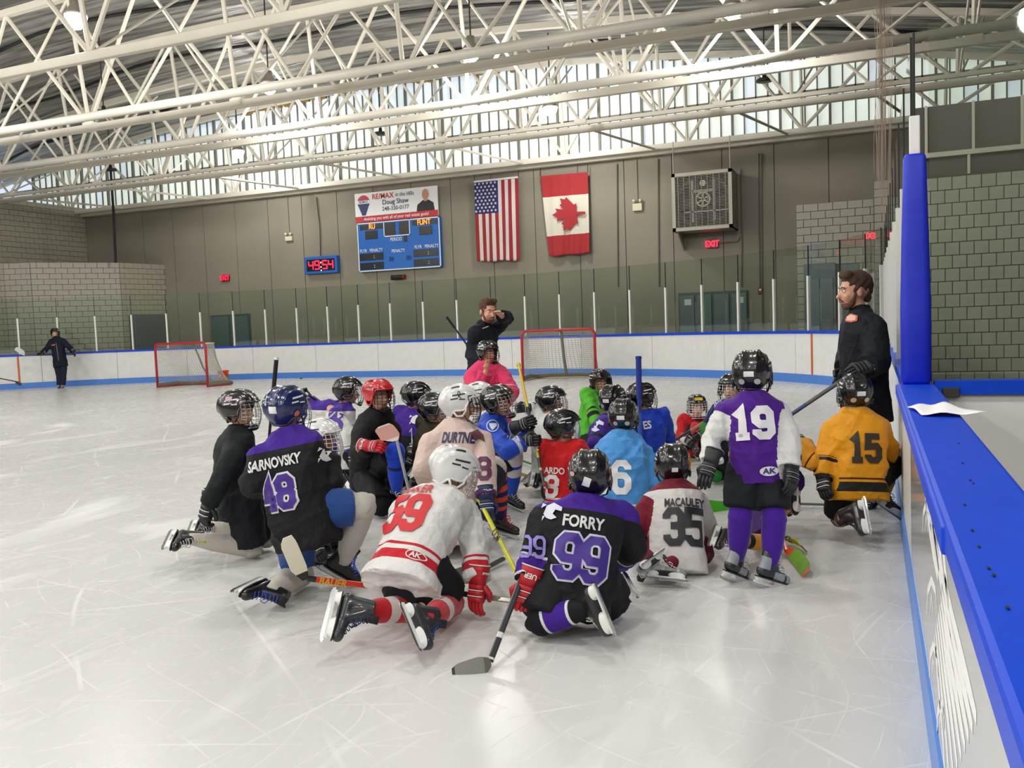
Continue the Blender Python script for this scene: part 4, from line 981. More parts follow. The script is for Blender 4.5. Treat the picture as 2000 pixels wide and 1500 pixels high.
def skate(par, p, toe, upv, s=1, boot='1b1b1e', lace='e6e6e6', panel=None, tongue='2a2a2c', hold='e4e4e2'):
    e = bpy.data.objects.new('skate', None); COL.objects.link(e); e.parent = par; e.matrix_local = Matrix.Translation(p) @ frame(toe, upv) @ Matrix.Scale(s, 4); e.empty_display_size = .03
    ly = []
    if panel: ly = [(panel, [('yy', .02, .1), ('zz', -.075, -.03)]), (panel, [('yy', -.09, -.02), ('zz', -.03, .04)]), (panel, [('yy', .115, .2), ('zz', -.075, .0)])]
    obj('boot', SK_boot, mat('boot_'+boot+(panel or ''), boot, .35, layers=ly, coat=.3, bump=(40, .3, .003)), e); obj('outsole', SK_sole, mat('outsole_dark', '26262a', .5), e)
    obj('blade_holder', SK_hold, mat('holder_'+hold, hold, .35), e); obj('steel_blade', SK_blade, mat('blade_steel', 'c4c6c8', .18, 1), e); obj('rivet', SK_riv, mat('rivet_dark', '3c3c40', .4, .5), e)
    obj('laces', SK_lace, mat('lace_'+lace, lace, .8), e); obj('tongue', SK_tong, mat('tongue_'+tongue, tongue, .8), e); return e

# ---- glove template: wrist at the origin, fingers +Y, back of the hand +Z, thumb toward +X ; curled
def glove_meshes(curl):
    cuff = MB(); rings = []
    for y, a, b in ((-.085, .052, .045), (-.06, .053, .046), (-.02, .044, .036), (.01, .042, .03)):
        rings.append([Vector((a*supe(cos(t), .75), y, b*supe(sin(t), .75)+.006)) for t in [2*pi*k/20 for k in range(20)]])
    cuff.loft(rings)
    back = MB()
    for k, (y0, y1, h) in enumerate(((.005, .035, .036), (.037, .063, .038), (.065, .09, .036))):
        back.loft([[Vector((.042*supe(cos(t), .6), y, (hh*supe(sin(t), .6) if sin(t) > 0 else .018*supe(sin(t), .6)))) for t in [2*pi*q/18 for q in range(18)]] for y, hh in ((y0, h*.75), (y0+.006, h), (y1-.006, h), (y1, h*.75))])
    palm = MB(); palm.capsule((-.018, .02, -.008), .024, (-.018, .08, -.01), .022); palm.capsule((.018, .02, -.008), .024, (.018, .08, -.01), .022)
    fingers = []
    for i, (x, L_) in enumerate(((.030, .072), (.010, .08), (-.011, .075), (-.031, .06))):
        mb = MB(); p = Vector((x, .088, .008)); ang = -curl*.35
        for j in range(3):
            d = Vector((0, cos(ang), sin(ang))); q = p+d*L_*(.42, .33, .25)[j]; mb.capsule(p, .0125-.001*j, q, .0118-.001*j, 10); p = q; ang -= curl*.75
        fingers.append(smooth(mb.mesh('finger')))
    th = MB(); th.capsule((.035, .02, -.008), .017, (.058, .048, -.022), .015, 10); th.capsule((.058, .048, -.022), .0145, (.045, .078, -.045), .012, 10)
    fingers.append(smooth(th.mesh('thumb')))
    trim_ = MB()
    for y in (.036, .064): trim_.tube([Vector((.0425*supe(cos(t), .6), y, .036*supe(sin(t), .6)+.001)) for t in np.linspace(.15, pi-.15, 12)], .003, 5)
    trim_.tube([Vector((.053*supe(cos(t), .75), -.083, .046*supe(sin(t), .75)+.006)) for t in [2*pi*q/24 for q in range(24)]], .0035, 5, closed=True)
    return smooth(cuff.mesh('cuff')), smooth(back.mesh('back_pad')), smooth(palm.mesh('palm')), fingers, smooth(trim_.mesh('trim'))
GM = {c: glove_meshes(c) for c in (.6, 1.15)}
GCB = BVHTree.FromPolygons([v.co for v in GM[1.15][0].vertices], [tuple(p.vertices) for p in GM[1.15][0].polygons])
_gt = {}
def glove(par, p, d, back, left, s=1, c='17171a', c2='e2e2e4', curl=1.15, word=None, wc=None):
    e = bpy.data.objects.new('glove', None); COL.objects.link(e); e.parent = par
    e.matrix_local = Matrix.Translation(p) @ frame(d, back) @ Matrix.Diagonal((-s if left != 'r' else s, s, s, 1)) if False else Matrix.Translation(p) @ frame(d, back) @ Matrix.Diagonal(((s if left else -s), s, s, 1))
    cu, ba, pa, fi, tr = GM[curl]; m1 = mat('glove_'+c, c, .5, bump=(25, .5, .006)); m2 = mat('glove_trim_'+c2, c2, .5)
    obj('cuff', cu, m1, e); obj('back_pad', ba, m1, e); obj('palm', pa, mat('palm_dark', '242022', .7), e); obj('trim', tr, m2, e)
    for k, f in enumerate(fi): obj('finger' if k < 4 else 'thumb', f, m1, e)
    if word:
        if (word, left) not in _gt: g = text2d(word, .034, .025); _gt[(word, left)] = project(([(x, y) for x, y in g[0]], g[1]), GCB, Vector((0, -.04, .1)), Vector(((1 if left else -1), 0, 0)), Vector((0, 1, 0)), Vector((0, 0, -1)), .002, .01, .2)
        obj('lettering', _gt[(word, left)], mat('glove_word', wc or 'f0f0f2', .5), e)
    return e
# ================================================================ PEOPLE: builder
def ik(a, c, l1, l2, pole):
    d = (c-a); L_ = d.length
    if L_ > (l1+l2)*.995: return a.lerp(c, l1/(l1+l2))
    u = d.normalized(); x = (l1*l1-l2*l2+L_*L_)/(2*L_); h = sqrt(max(0, l1*l1-x*x)); w = pole-u*pole.dot(u)
    if w.length < 1e-4: w = Vector((0, 0, -1))
    return a+u*x+w.normalized()*h
SKIN = ['d6a084', 'cc9478', 'd09a80', 'a06a4c']
def fabric_folds(v, n, amp, seed, S):
    """cloth creases: warped ridged waves, numpy only"""
    rs = np.random.RandomState(seed); out = np.zeros(len(v))
    for k in range(6):
        a = rs.normal(size=3); a /= np.linalg.norm(a); b = rs.normal(size=3)*9; f = (36, 50, 66, 28, 90, 44)[k]
        ph = v@a*f+2.2*np.sin(v@b+rs.rand()*6)+rs.rand()*6; out += (1-2*np.abs(np.sin(ph*.5))**.7)*(.32, .25, .14, .3, .1, .2)[k]
    mask = .35+.65*np.clip(np.sin(v@rs.normal(size=3)*7+rs.rand()*6)+.4, 0, 1)
    return v+n*(out*amp*mask)[:, None]
def person(spec):
    g = spec.get; S = spec['S']; seed = g('seed', int(spec['hc'][0])); rn = random.Random(seed)
    hc = J(spec['hc']); P = J(spec['pel']); Fb = face_dir(g('a', 0)); Fh = face_dir(g('ha', g('a', 0)))
    utr = (hc-P).normalized(); hs = g('hs', 1.0)
    N = J(spec['neck']) if g('neck') else hc - (utr*.6+UP*.4).normalized()*.155*hs - Fh*.012
    nl = (.118 if g('helmet') is not None else .15)*hs
    N = hc+(N-hc).normalized()*min((N-hc).length, nl)
    up = (N-P).normalized(); Fw = (Fb-up*Fb.dot(up)).normalized(); Rr = Fw.cross(up).normalized()
    tl = (N-P).length; bulk = g('bulk', 1.0)
    base = Vector((P.x, P.y, 0.0)); 
    root = thing('person', spec['label'], 'person', base)
    sw = g('sw', .135)*S
    def opt(k, dflt): return J(spec[k]) if g(k) else dflt
    shl = opt('sh_l', N-up*.035*S-Rr*sw); shr = opt('sh_r', N-up*.035*S+Rr*sw)
    drop = -up*.05
    wrl = opt('wr_l', P-Rr*.13*S+Fw*.22*S+up*.05*S); wrr = opt('wr_r', P+Rr*.13*S+Fw*.22*S+up*.05*S)
    ua, fa = .175*S, .16*S
    ell_ = opt('el_l', ik(shl, wrl, ua, fa, -Rr*1.0-Fw*.6-UP*.5)); elr = opt('el_r', ik(shr, wrr, ua, fa, Rr*1.0-Fw*.6-UP*.5))
    hw = .06*S; hpl = P-Rr*hw-up*.02*S; hpr = P+Rr*hw-up*.02*S
    mode = g('legs', 'kneel'); fg = Vector((Fb.x, Fb.y, 0)).normalized(); rg = Vector((Rr.x, Rr.y, 0)).normalized()
    th, sh = .235*S, .225*S
    def defleg(sx, kind):
        hip = hpl if sx < 0 else hpr
        if kind == 'kneel':
            kn = Vector((hip.x, hip.y, 0))+fg*sqrt(max(.0004, th**2-max(0, hip.z-.09)**2))*.95+rg*sx*.05*S; kn.z = .085
            an = kn-fg*sh*1.0; an.z = .09; toe = an-fg*.12-UP*.10+rg*sx*.02; return kn, an, toe, fg*.55+UP*-.9 if False else (kn-an)
        if kind == 'up':
            kn = hip+fg*th*.97; kn.z = max(.27*S+.05, hip.z); an = Vector((kn.x, kn.y, .13)); return kn, an, an+fg*.15-UP*.02, UP.copy()
        an = Vector((hip.x, hip.y, .135))+rg*sx*.03*S; kn = ik(hip, an, .245*S, .235*S, fg); return kn, an, an+fg*.15, UP.copy()
    dl = g('ll', 'stand' if mode == 'stand' else ('kneel')); dr = g('lr', 'stand' if mode == 'stand' else ('kneel'))
    knl, anl, tol, sul = defleg(-1, dl); knr, anr, tor, sur = defleg(1, dr)
    knl = opt('kn_l', knl); anl = opt('an_l', anl); knr = opt('kn_r', knr); anr = opt('an_r', anr)
    if g('an_l'): tol = anl+(-fg*.12-UP*.08 if dl == 'kneel' else fg*.15); sul = (knl-anl)
    if g('an_r'): tor = anr+(-fg*.12-UP*.08 if dr == 'kneel' else fg*.15); sur = (knr-anr)
    tol = opt('toe_l', tol); tor = opt('toe_r', tor)
    def cam_dir(t): return (CR*t[0]+UP*t[1]-FH*t[2]).normalized()
    if g('so_l'): sul = -cam_dir(spec['so_l'])
    if g('so_r'): sur = -cam_dir(spec['so_r'])
    B = lambda p: p-base
    skin = mat('skin_'+g('skin', SKIN[seed % 2]), g('skin', SKIN[seed % 2]), .5, bump=(80, .1, .002))
    # -------- body: one continuous surface with a face
    vx = g('bvox', .011); mb = MB(); c = lambda a, ra, b, rb: mb.capsule(B(a), ra, B(b), rb)
    k = S/1.4
    Uh = (UP*1.0+Fh*g('nod', 0)).normalized() if not g('hup') else J(spec['hup']).normalized()
    if g('tilt'): Uh = (Uh+RH*spec['tilt']).normalized()
    Fy = (Fh-Uh*Fh.dot(Uh)).normalized(); Xh = Fy.cross(Uh).normalized(); H = lambda x, y, z: hc+Xh*x*hs+Fy*y*hs+Uh*z*hs
    mb.ell(B(H(0, -.012, .02)), Xh*.076*hs, Fy*.094*hs, Uh*.092*hs)
    mb.ell(B(H(0, .022, -.035)), Xh*.062*hs, Fy*.066*hs, Uh*.082*hs)
    mb.capsule(B(H(-.02, .045, -.098)), .026*hs, B(H(.02, .045, -.098)), .026*hs)       # chin
    mb.capsule(B(H(0, .088, -.018)), .011*hs, B(H(0, .103, -.045)), .015*hs, 8)          # nose
    mb.capsule(B(H(-.035, .078, .012)), .011*hs, B(H(.035, .078, .012)), .011*hs, 8)      # brow
    mb.capsule(B(H(-.017, .083, -.072)), .008*hs, B(H(.017, .083, -.072)), .008*hs, 8)    # lips
    for sx in (-1, 1):
        mb.ell(B(H(sx*.078, -.012, -.02)), Xh*.011*hs, Fy*.02*hs, Uh*.032*hs, 10, 6)
        mb.capsule(B(H(sx*.04, .06, -.045)), .022*hs, B(H(sx*.034, .055, -.06)), .022*hs, 8)
    c(hc-Uh*.06*hs, .05*hs, N, .048*hs); c(N, .045*k, N-up*.03, .05*k)
    mid = P.lerp(N, .5)-Fw*.0; c(P, .105*k, mid, .098*k); c(mid, .095*k, N-up*.13*k, .078*k)
    c(shl, .045*k, shr, .045*k); c(hpl, .08*k, hpr, .08*k)
    for s_, e_, w_ in ((shl, ell_, wrl), (shr, elr, wrr)): c(s_, .044*k, e_, .036*k); c(e_, .036*k, w_, .026*k)
    for h_, kn, an in ((hpl, knl, anl), (hpr, knr, anr)): c(h_, .07*k, kn, .05*k); c(kn, .05*k, an, .027*k)
    hands = g('bare', '')
    for sd_, w_, e_, nm in ((-1, wrl, ell_, 'l'), (1, wrr, elr, 'r')):
        d = (J(spec['hd_'+nm])-w_).normalized() if g('hd_'+nm) else ((w_-e_).normalized()*.8+Fw*.15-UP*.25).normalized()
        pl = w_+d*(.075 if nm in hands else .05)*hs; xx = d.cross(UP); xx = xx.normalized() if xx.length > .1 else Rr
        c(w_, .022*hs, pl, (.03 if nm in hands else .02)*hs)
        if nm in hands:
            zz = xx.cross(d)
            for i in range(4):
                o = xx*(.03-.02*i)*hs; L_ = (.062, .07, .066, .052)[i]*hs; q = pl+o+d*L_*.55; c(pl+o*.8, .0105*hs, q, .0095*hs); c(q, .0095*hs, q+(d*.6-zz*.8*(-1))*L_*.45 if False else q+(d*.75-zz*.5)*L_*.5, .0085*hs)
            c(w_+d*.02, .014*hs, w_+xx*sd_*.045*hs+d*.055*hs, .011*hs)
        else:
            for i in range(4): o = xx*(.03-.02*i)*hs; c(pl+o*.6, .009, pl+o*.6+d*.02, .008)
    for an, toe, su in ((anl, tol, sul), (anr, tor, sur)):
        td = (toe-an).normalized(); us = (su-td*su.dot(td)); us = us.normalized() if us.length > .01 else UP
        c(an-us*.02*k, .026*k, an-us*.048*k+td*.08*k, .022*k)
    me = remesh(mb, vx, 3, .45); obj('body', me, skin, root)
    # eyes, brows
    if g('eyes', False) or g('face_detail'):
        for sx in (-1, 1):
            eb = MB().ell(B(H(sx*.031, .073, -.008)), Xh*.013*hs, Fy*.012*hs, Uh*.0095*hs, 10, 8); eo = obj('eye', eb, mat('eye_white', 'dcd8d2', .3), root, sm=True)
            obj('iris', MB().ell(B(H(sx*.031, .0835, -.008)), Xh*.0055*hs, Fy*.002*hs, Uh*.0055*hs, 10, 6), mat('iris_dark', '2b2018', .2), eo, sm=True)
            obj('eyebrow', MB().tube([B(H(sx*.014, .091, .012)), B(H(sx*.032, .088, .018)), B(H(sx*.05, .076, .012))], .0035*hs, 6), mat('brow_'+g('hairc', '3a2a1e'), g('hairc', '3a2a1e'), .9), root)
        obj('lips', MB().tube([B(H(-.022, .084, -.074)), B(H(-.008, .0925, -.071)), B(H(.008, .0925, -.071)), B(H(.022, .084, -.074))], [.003*hs, .005*hs, .005*hs, .003*hs], 8), mat('lip', 'a8584e', .5), root)
    if g('hair'):
        hb = MB(); hm = mat('hair_'+g('hairc', '3a2a1e'), g('hairc', '3a2a1e'), .8, bump=(120, 1, .01), var=(60, .4))
        hb.ell(B(H(0, -.022, .044)), Xh*.083*hs, Fy*.1*hs, Uh*.086*hs); hb.capsule(B(H(-.045, .05, .1)), .03*hs, B(H(.04, .055, .1)), .03*hs); hb.capsule(B(H(0, -.08, .02)), .045*hs, B(H(0, -.078, -.055)), .03*hs)
        for sx in (-1, 1): hb.capsule(B(H(sx*.068, -.01, .03)), .018*hs, B(H(sx*.07, .022, -.01)), .01*hs)
        me = remesh(hb, .007, 2); v = getv(me); n = getn(me); o_ = np.array(B(H(0, 0, 0))); q = (v-o_)/hs
        y = q@np.array(Fy); z = q@np.array(Uh)
        rs = np.random.RandomState(3); sc = np.sin(v@np.array([90, 40, 10])+3*np.sin(v[:, 2]*40))*.0022+np.sin(v@np.array([30, 120, 60]))*.0014
        v = v+n*sc[:, None]*hs; front = (y > .055) & (z < .055); v[front] -= np.array(Fy)*.03*hs; setv(me, v); obj('hair', me, hm, root)
        if g('beard'):
            bb = MB(); bb.capsule(B(H(-.022, .048, -.102)), .0275*hs, B(H(.022, .048, -.102)), .0275*hs)
            for sx in (-1, 1): bb.capsule(B(H(sx*.058, .018, -.05)), .012*hs, B(H(sx*.042, .033, -.09)), .021*hs); bb.capsule(B(H(sx*.062, .01, -.02)), .009*hs, B(H(sx*.056, .018, -.05)), .012*hs)
            bb.tube([B(H(-.028, .08, -.08)), B(H(-.02, .088, -.064)), B(H(0, .096, -.061)), B(H(.02, .088, -.064)), B(H(.028, .08, -.08))], .006*hs, 6)
            obj('beard', remesh(bb, .006, 2), mat('beard_brown', '6a4630', .9, bump=(150, 1, .006), var=(80, .4)), root)
    # -------- legs: socks, pants
    PC = spec['pants']; sock = g('sock', {}); kk = k*bulk
    for nm, h_, kn, an, toe, su in (('l', hpl, knl, anl, tol, sul), ('r', hpr, knr, anr, tor, sur)):
        so = sock.get(nm) or sock.get('c', ('17171a', []))
        col, lay = so[0], so[1]; rk = g('sockr', 1.0)
        pts = []; ts = []; rr = []
        for t in np.linspace(-.42, 1, 15):
            if t < 0: p = kn.lerp(h_, -t)
            else: p = kn.lerp(an, t)
            if abs(t) < .12: bnd = (h_-kn).normalized()+(an-kn).normalized(); p = p - bnd*.022*S*(1-abs(t)/.12)*.5
            pts.append(B(p)); ts.append(t); r = (.062 if t < .15 else .058+.004*sin(t*7)) if t < .55 else .058-.026*(t-.55)/.45
            rr.append(r*k*rk*1.0)
        sm_ = MB().tube(pts, rr, 18, ts=ts); nb_v = len(sm_.v); rkn = .066*k*rk; sm_.ell(B(kn), Vector((rkn, 0, 0)), Vector((0, rkn, 0)), Vector((0, 0, rkn)), 14, 8)
        obj('sock', sm_, mat('sock_%s_%s' % (col, '_'.join(str(x) for l in lay for x in l)), col, .85, layers=[(c_, [('t', a_, b_)]) for c_, a_, b_ in lay], bump=(14, .35, .012), sheen=.3), root, sm=True)
        skc = dict(s=g('sks', .95*S/1.35 if S < 1.6 else 1.05)); skc.update(g('skate', {})); skc.update(g('skate_'+nm, {}))
        skate(root, B(an), toe-an, su, **skc)
    pm_ = MB()
    if g('pstyle', 'shorts') == 'shorts':
        pr_ = g('pr', 1.0)
        pm_.ell(B(P+up*.02*S), Rr*.125*S*pr_, Fw*.105*S*pr_, up*.12*S)
        for h_, kn in ((hpl, knl), (hpr, knr)):
            e_ = h_.lerp(kn, g('plen', .93)); pm_.capsule(B(h_), .095*S*pr_, B(h_.lerp(kn, .5)), .088*S*pr_); pm_.cone(B(h_.lerp(kn, .35)), .09*S*pr_, B(e_), .083*S*pr_)
    else:
        pm_.ell(B(P+up*.02*S), Rr*.11*S, Fw*.085*S, up*.1*S)
        for h_, kn, an in ((hpl, knl, anl), (hpr, knr, anr)):
            pm_.capsule(B(h_), .07*S, B(kn), .055*S); pm_.cone(B(kn.lerp(an, -.05)), .054*S, B(kn.lerp(an, .97)), .05*S)
    me = remesh(pm_, .0115, 4); v = getv(me); n = getn(me); v = fabric_folds(v, n, .012, seed+5, S); setv(me, v)
    po = obj('pants', me, mat('pants_'+PC, PC, .7, bump=(9, .3, .02), sheen=.2), root)
    # -------- jersey
    J_ = spec['jersey']; jm = MB(); hang = J_.get('hang', .16)*S; hd = (UP*-.5-up*.5).normalized() if not J_.get('hemd') else J(J_['hemd'])
    hem = P-up*hang*1.0; w_ = J_.get('w', 1.0)*bulk
    bk = J_.get('hunch', .03)*S; flare = J_.get('flare', 1.0); rings = []
    prof_t = [(0, .150*flare, .118*flare), (.14, .146, .116), (.3, .138, .108), (.5, .140, .108), (.68, .150, .108), (.8, .150, .100), (.88, .132, .088), (.94, .095, .07), (1.0, .062, .055)]
    for t, a, b in prof_t:
        p = hem.lerp(N+up*.012*S, t)-Fw*bk*sin(pi*min(1, t)); rings.append([B(p)+(Rr*supe(cos(q), .85)*a+Fw*supe(sin(q), .85)*b)*S*w_ for q in [2*pi*i/28 for i in range(28)]])
    jm.loft(rings)
    sr = J_.get('sr', 1.0)
    for s_, e_, wr_ in ((shl, ell_, wrl), (shr, elr, wrr)):
        jm.capsule(B(s_), .064*S*sr, B(e_), .057*S*sr); jm.capsule(B(e_), .057*S*sr, B(e_.lerp(wr_, .45)), .055*S*sr); jm.cone(B(e_.lerp(wr_, .25)), .056*S*sr, B(e_.lerp(wr_, J_.get('sleeve', .93))), .054*S*sr)
        jm.capsule(B(N-up*.05*S), .06*S, B(s_), .062*S*sr)
    if g('hood'): jm.capsule(B(N-Fw*.06-Rr*.06+UP*.0), .04, B(N-Fw*.06+Rr*.06), .04)
    if J_.get('collar'):
        jm.cone(B(N-up*.03), .066*hs, B(N+up*.055), .062*hs)
    me = remesh(jm, J_.get('vox', .0105), 5, .5); v = getv(me); n = getn(me); v = fabric_folds(v, n, J_.get('fold', .021), seed, S); setv(me, v)
    # attributes for printed colours
    def seg_t(a, b): a = np.array(B(a)); b = np.array(B(b)); d = b-a; t = ((v-a)@d)/(d@d); tc_ = np.clip(t, 0, 1); return t, np.linalg.norm(v-(a+tc_[:, None]*d), axis=1)
    sl = np.zeros(len(v)); side = np.zeros(len(v)); tt, dt_ = seg_t(hem, N); best = dt_-.07*S
    for sx, s_, e_, wr_ in ((-1, shl, ell_, wrl), (1, shr, elr, wrr)):
        t1, d1 = seg_t(s_, e_); t2, d2 = seg_t(e_, wr_); use = (np.minimum(d1, d2) < best) & (t1 > .0)
        val = np.where(d1 < d2, np.clip(t1, 0, 1)*.5, .5+np.clip(t2, 0, 1)*.5); sl = np.where(use, val, sl); side = np.where(use, sx, side)
    o0 = np.array(B(hem)); L0 = (N-hem).length
    setattr_(me, 'sl', sl); setattr_(me, 'ht', ((v-o0)@np.array(up))/L0); lx = ((v-np.array(B(P)))@np.array(Rr))/S; setattr_(me, 'lx', lx); setattr_(me, 'ax', np.abs(lx)); setattr_(me, 'side', side)
    jo = obj(J_.get('name', 'jersey'), me, mat('jersey_%d' % seed, J_['c'], .75 if not J_.get('gloss') else .5, layers=J_.get('layers', ()), bump=(11, .6, .035), sheen=.15), root)
    bv = BVHTree.FromPolygons([Vector(p) for p in v.tolist()], [tuple(p.vertices) for p in me.polygons])
    for pr_ in J_.get('prints', ()):
        nm, gsh, col, place, dx, dy, off = pr_
        if place == 'back': O = B(hem.lerp(N, dy))-Fw*.25+Rr*dx*S; X, Y, inn = Rr, up, Fw
        elif place == 'front': O = B(hem.lerp(N, dy))+Fw*.25+Rr*dx*S; X, Y, inn = -Rr, up, -Fw
        elif place in ('armr', 'arml'):
            s_, e_ = (shr, elr) if place == 'armr' else (shl, ell_); ya = (s_-e_).normalized(); sgn = 1 if place == 'armr' else -1
            o_ = (Rr*sgn*(1-abs(dx))-Fw*dx); o_ = (o_-ya*o_.dot(ya)).normalized(); O = B(s_.lerp(e_, dy))+o_*.25; inn = -o_; Y = ya; X = Y.cross(o_)
        elif isinstance(place, tuple):   # viewed from the camera at a pixel
            tgt = J(place); inn = (tgt-CO).normalized(); X = (RH-inn*RH.dot(inn)).normalized(); Y = X.cross(inn); O = B(tgt)-inn*.12; X = (X+Y*dx).normalized(); Y = X.cross(inn)*1.0
        m_ = project(gsh, bv, O, X, Y, inn, off, .02, .5); obj(nm, m_, mat('print_'+col, col, .55), jo)
    # -------- hands
    gl = g('glove', {})
    for nm, w2, e_, sd_ in (('l', wrl, ell_, True), ('r', wrr, elr, False)):
        if nm in hands: continue
        d = (J(spec['hd_'+nm])-w2) if g('hd_'+nm) else ((w2-e_).normalized()*.8+Fw*.15-UP*.25)
        bk_ = cam_dir(spec['gb_'+nm]) if g('gb_'+nm) else (Rr*(-1 if sd_ else 1)*.7+UP*.5-Fw*.3)
        q = dict(s=S/1.3 if S < 1.6 else 1.12); q.update(gl); q.update(g('glove_'+nm, {})); glove(root, B(w2), d, bk_, sd_, **q)
    if g('helmet') is not None:
        hm_ = frame(Fy, Uh); helmet(root, Matrix.Translation(B(hc+Uh*.012)) @ hm_, scale=hs*1.0, **spec['helmet'])
    info = dict(N=N, P=P, up=up, Rr=Rr, Fw=Fw, base=base, root=root, wrl=wrl, wrr=wrr); return info

# ---- sticks
def stick(label, top, heel, tip, c='2a2c30', segs=(), blade='1a1a1c', tape=None, tipc=None, knob='e8e8e8', grip=None, words=(), bh=.075, bup=None, w=.03):
    top = J(top); heel = J(heel); tip = J(tip); base = Vector((heel.x, heel.y, heel.z)); t = thing('hockey_stick', label, 'hockey stick', base)
    ax = (top-heel); L_ = ax.length; ax.normalize(); bd = (tip-heel).normalized(); nrm = ax.cross(bd)
    nrm = nrm.normalized() if nrm.length > .05 else Vector((0, 0, 1)); wv = nrm.cross(ax).normalized()
    mb = MB(); rings = []; ts = []
    for i in range(13):
        s_ = L_*i/12; p = ax*s_; r = []
        for a, b in ((-1, -.6), (-.6, -1), (.6, -1), (1, -.6), (1, .6), (.6, 1), (-.6, 1), (-1, .6)): r.append(p+wv*a*w*.5+nrm*b*w*.36)
        rings.append(r); ts.append(i/12)
    mb.loft(rings, ts=ts)
    obj('shaft', mb, mat('shaft_%s_%s' % (c, '_'.join(str(x) for l in segs for x in l)), c, .35, coat=.3, layers=[(k_, [('t', a, b)]) for k_, a, b in segs]), t)
    bl = (tip-heel).length; up_ = (bd.cross((heel-CO).normalized()).normalized()*bup) if bup is not None else (ax-bd*ax.dot(bd)).normalized(); rings = []
    for i in range(11):
        u = i/10; curve = -.04*u*u; hgt = (.035+(bh-.035)*min(1, u*3.5)) if u < .8 else bh*(1-((u-.8)/.2)**2*.45)
        c0 = bd*(bl*u)+nrm*curve; th = .006*(1-.5*u)
        rings.append([c0-up_*hgt*.25+nrm*th, c0+up_*hgt*.75+nrm*th, c0+up_*hgt*.75-nrm*th, c0-up_*hgt*.25-nrm*th])
    bo = obj('blade', MB().loft(rings, ts=[i/10 for i in range(11)]), mat('stickblade_%s_%s_%s' % (blade, tape, tipc), blade, .6, layers=([(tape, [('t', .18, .93)])] if tape else [])+([(tipc, [('t', .93, 1.1)])] if tipc else []), bump=(30, .3, .004)), t)
    if grip: obj('grip_tape', MB().tube([ax*(L_*(1-grip[1])), ax*L_], w*.56, 8), mat('grip_'+grip[0], grip[0], .85, bump=(60, .6, .004)), t)
    if knob: obj('knob', MB().tube([ax*(L_-.012), ax*(L_+.008)], w*.62, 8), mat('knob_'+knob, knob, .8), t)
    for s_, size, f0, col, side in words:
        g_ = text2d(s_, size, .03, 1.0); X = -ax*side; 
        o = heel+ax*L_*f0; view = (CO-o); view = (view-ax*view.dot(ax)).normalized()
        nn = wv if abs(wv.dot(view)) > abs(nrm.dot(view)) else nrm; nn = nn*(1 if nn.dot(view) > 0 else -1); Y = nn.cross(X)
        obj('lettering', MB().add([ax*L_*f0+X*x+Y*y+nn*(w*.5+.004) for x, y in g_[0]], g_[1]), mat('print_'+col, col, .5), t)
    return t
# ================================================================ PEOPLE: the group on the ice
BK = '19191c'; PU = '40208a'; WH = 'd4d4d2'; RD = 'c8202c'; NVY = '1a2146'
def T(s, size, bold=.03, narrow=.8): return text2d(s, size, bold, narrow)
def NUM(s, h, w=.13, st=.045): return number2d(s, h, w, st)
def horse():   # small galloping-horse style crest
    return join2d(poly2d([(-.05, -.01), (-.03, .03), (.01, .045), (.05, .02), (.045, .0), (.015, .01), (0, -.01), (.02, -.03), (-.01, -.04), (-.035, -.03)]), poly2d([(-.06, .02), (-.03, .035), (-.05, .045)]), poly2d([(-.055, -.02), (-.04, -.02), (-.06, -.045)]))
def oval_ring(a, b, w, n=24):
    vs = []; 
    for k in range(n): t = 2*pi*k/n; vs += [(a*cos(t), b*sin(t)), ((a-w)*cos(t), (b-w)*sin(t))]
    return vs, [(2*k, 2*((k+1) % n), 2*((k+1) % n)+1, 2*k+1) for k in range(n)]
AK = lambda s=1: join2d(([(x*s, y*s) for x, y in oval_ring(.055, .03, .006)[0]], oval_ring(.055, .03, .006)[1]), text2d('AK', .045*s, .03))

# 1 boy in black at the left edge of the group
def ex12(e):
    obj('sticker', on_shell(text2d('12', .055, .02), (-.02, -.2, .0), (-1, 0, 0), (0, 0, 1), (0, 1, 0), .004), mat('pink_print', 'd878b8', .5), e)
    obj('sticker', on_shell(rectg(.05, .03), (.2, -.02, .075), (0, 1, 0), (0, 0, 1), (-1, 0, 0), .004), mat('flag_sticker', 'c9a3b8', .5), e)
def rectg(w, h): return poly2d([(-w/2, -h/2), (w/2, -h/2), (w/2, h/2), (-w/2, h/2)])
person(dict(label='child in plain black top, black shorts and off-white leggings kneeling, black helmet numbered 12', S=1.5, hc=(466, 800, 6.3), ha=98, a=62, pel=(470, 965, 6.3), neck=(468, 868, 6.3),
    sh_r=(452, 895, 6.05), sh_l=(487, 895, 6.5), el_r=(424, 955, 5.95), wr_r=(408, 985, 6.0), hd_r=(402, 1008, 6.0), gb_r=(-.6, .1, .7), wr_l=(520, 960, 6.6),
    kn_r=('z', 490, 1068, .09), an_r=('z', 368, 1052, .2), toe_r=(342, 1112, 5.72), so_r=(-.95, .12, .25), kn_l=('z', 520, 1050, .09), an_l=('z', 410, 1028, .2), toe_l=(396, 1072, 6.1), so_l=(-.95, .1, .2),
    pants='15161d', sock={'c': ('bdb8b0', [])}, skate=dict(boot='17171a', lace='cfcfd0', tongue='b8c43a'), eyes=True, skin='cf9a7c', hairc='241a14', pr=.98, plen=.97, sockr=1.1,
    helmet=dict(color='black', extra=ex12, back=False), jersey=dict(c='16191d', hang=.12, fold=.011, sr=.85, w=.88, name='top'), glove=dict(c='17181e')))
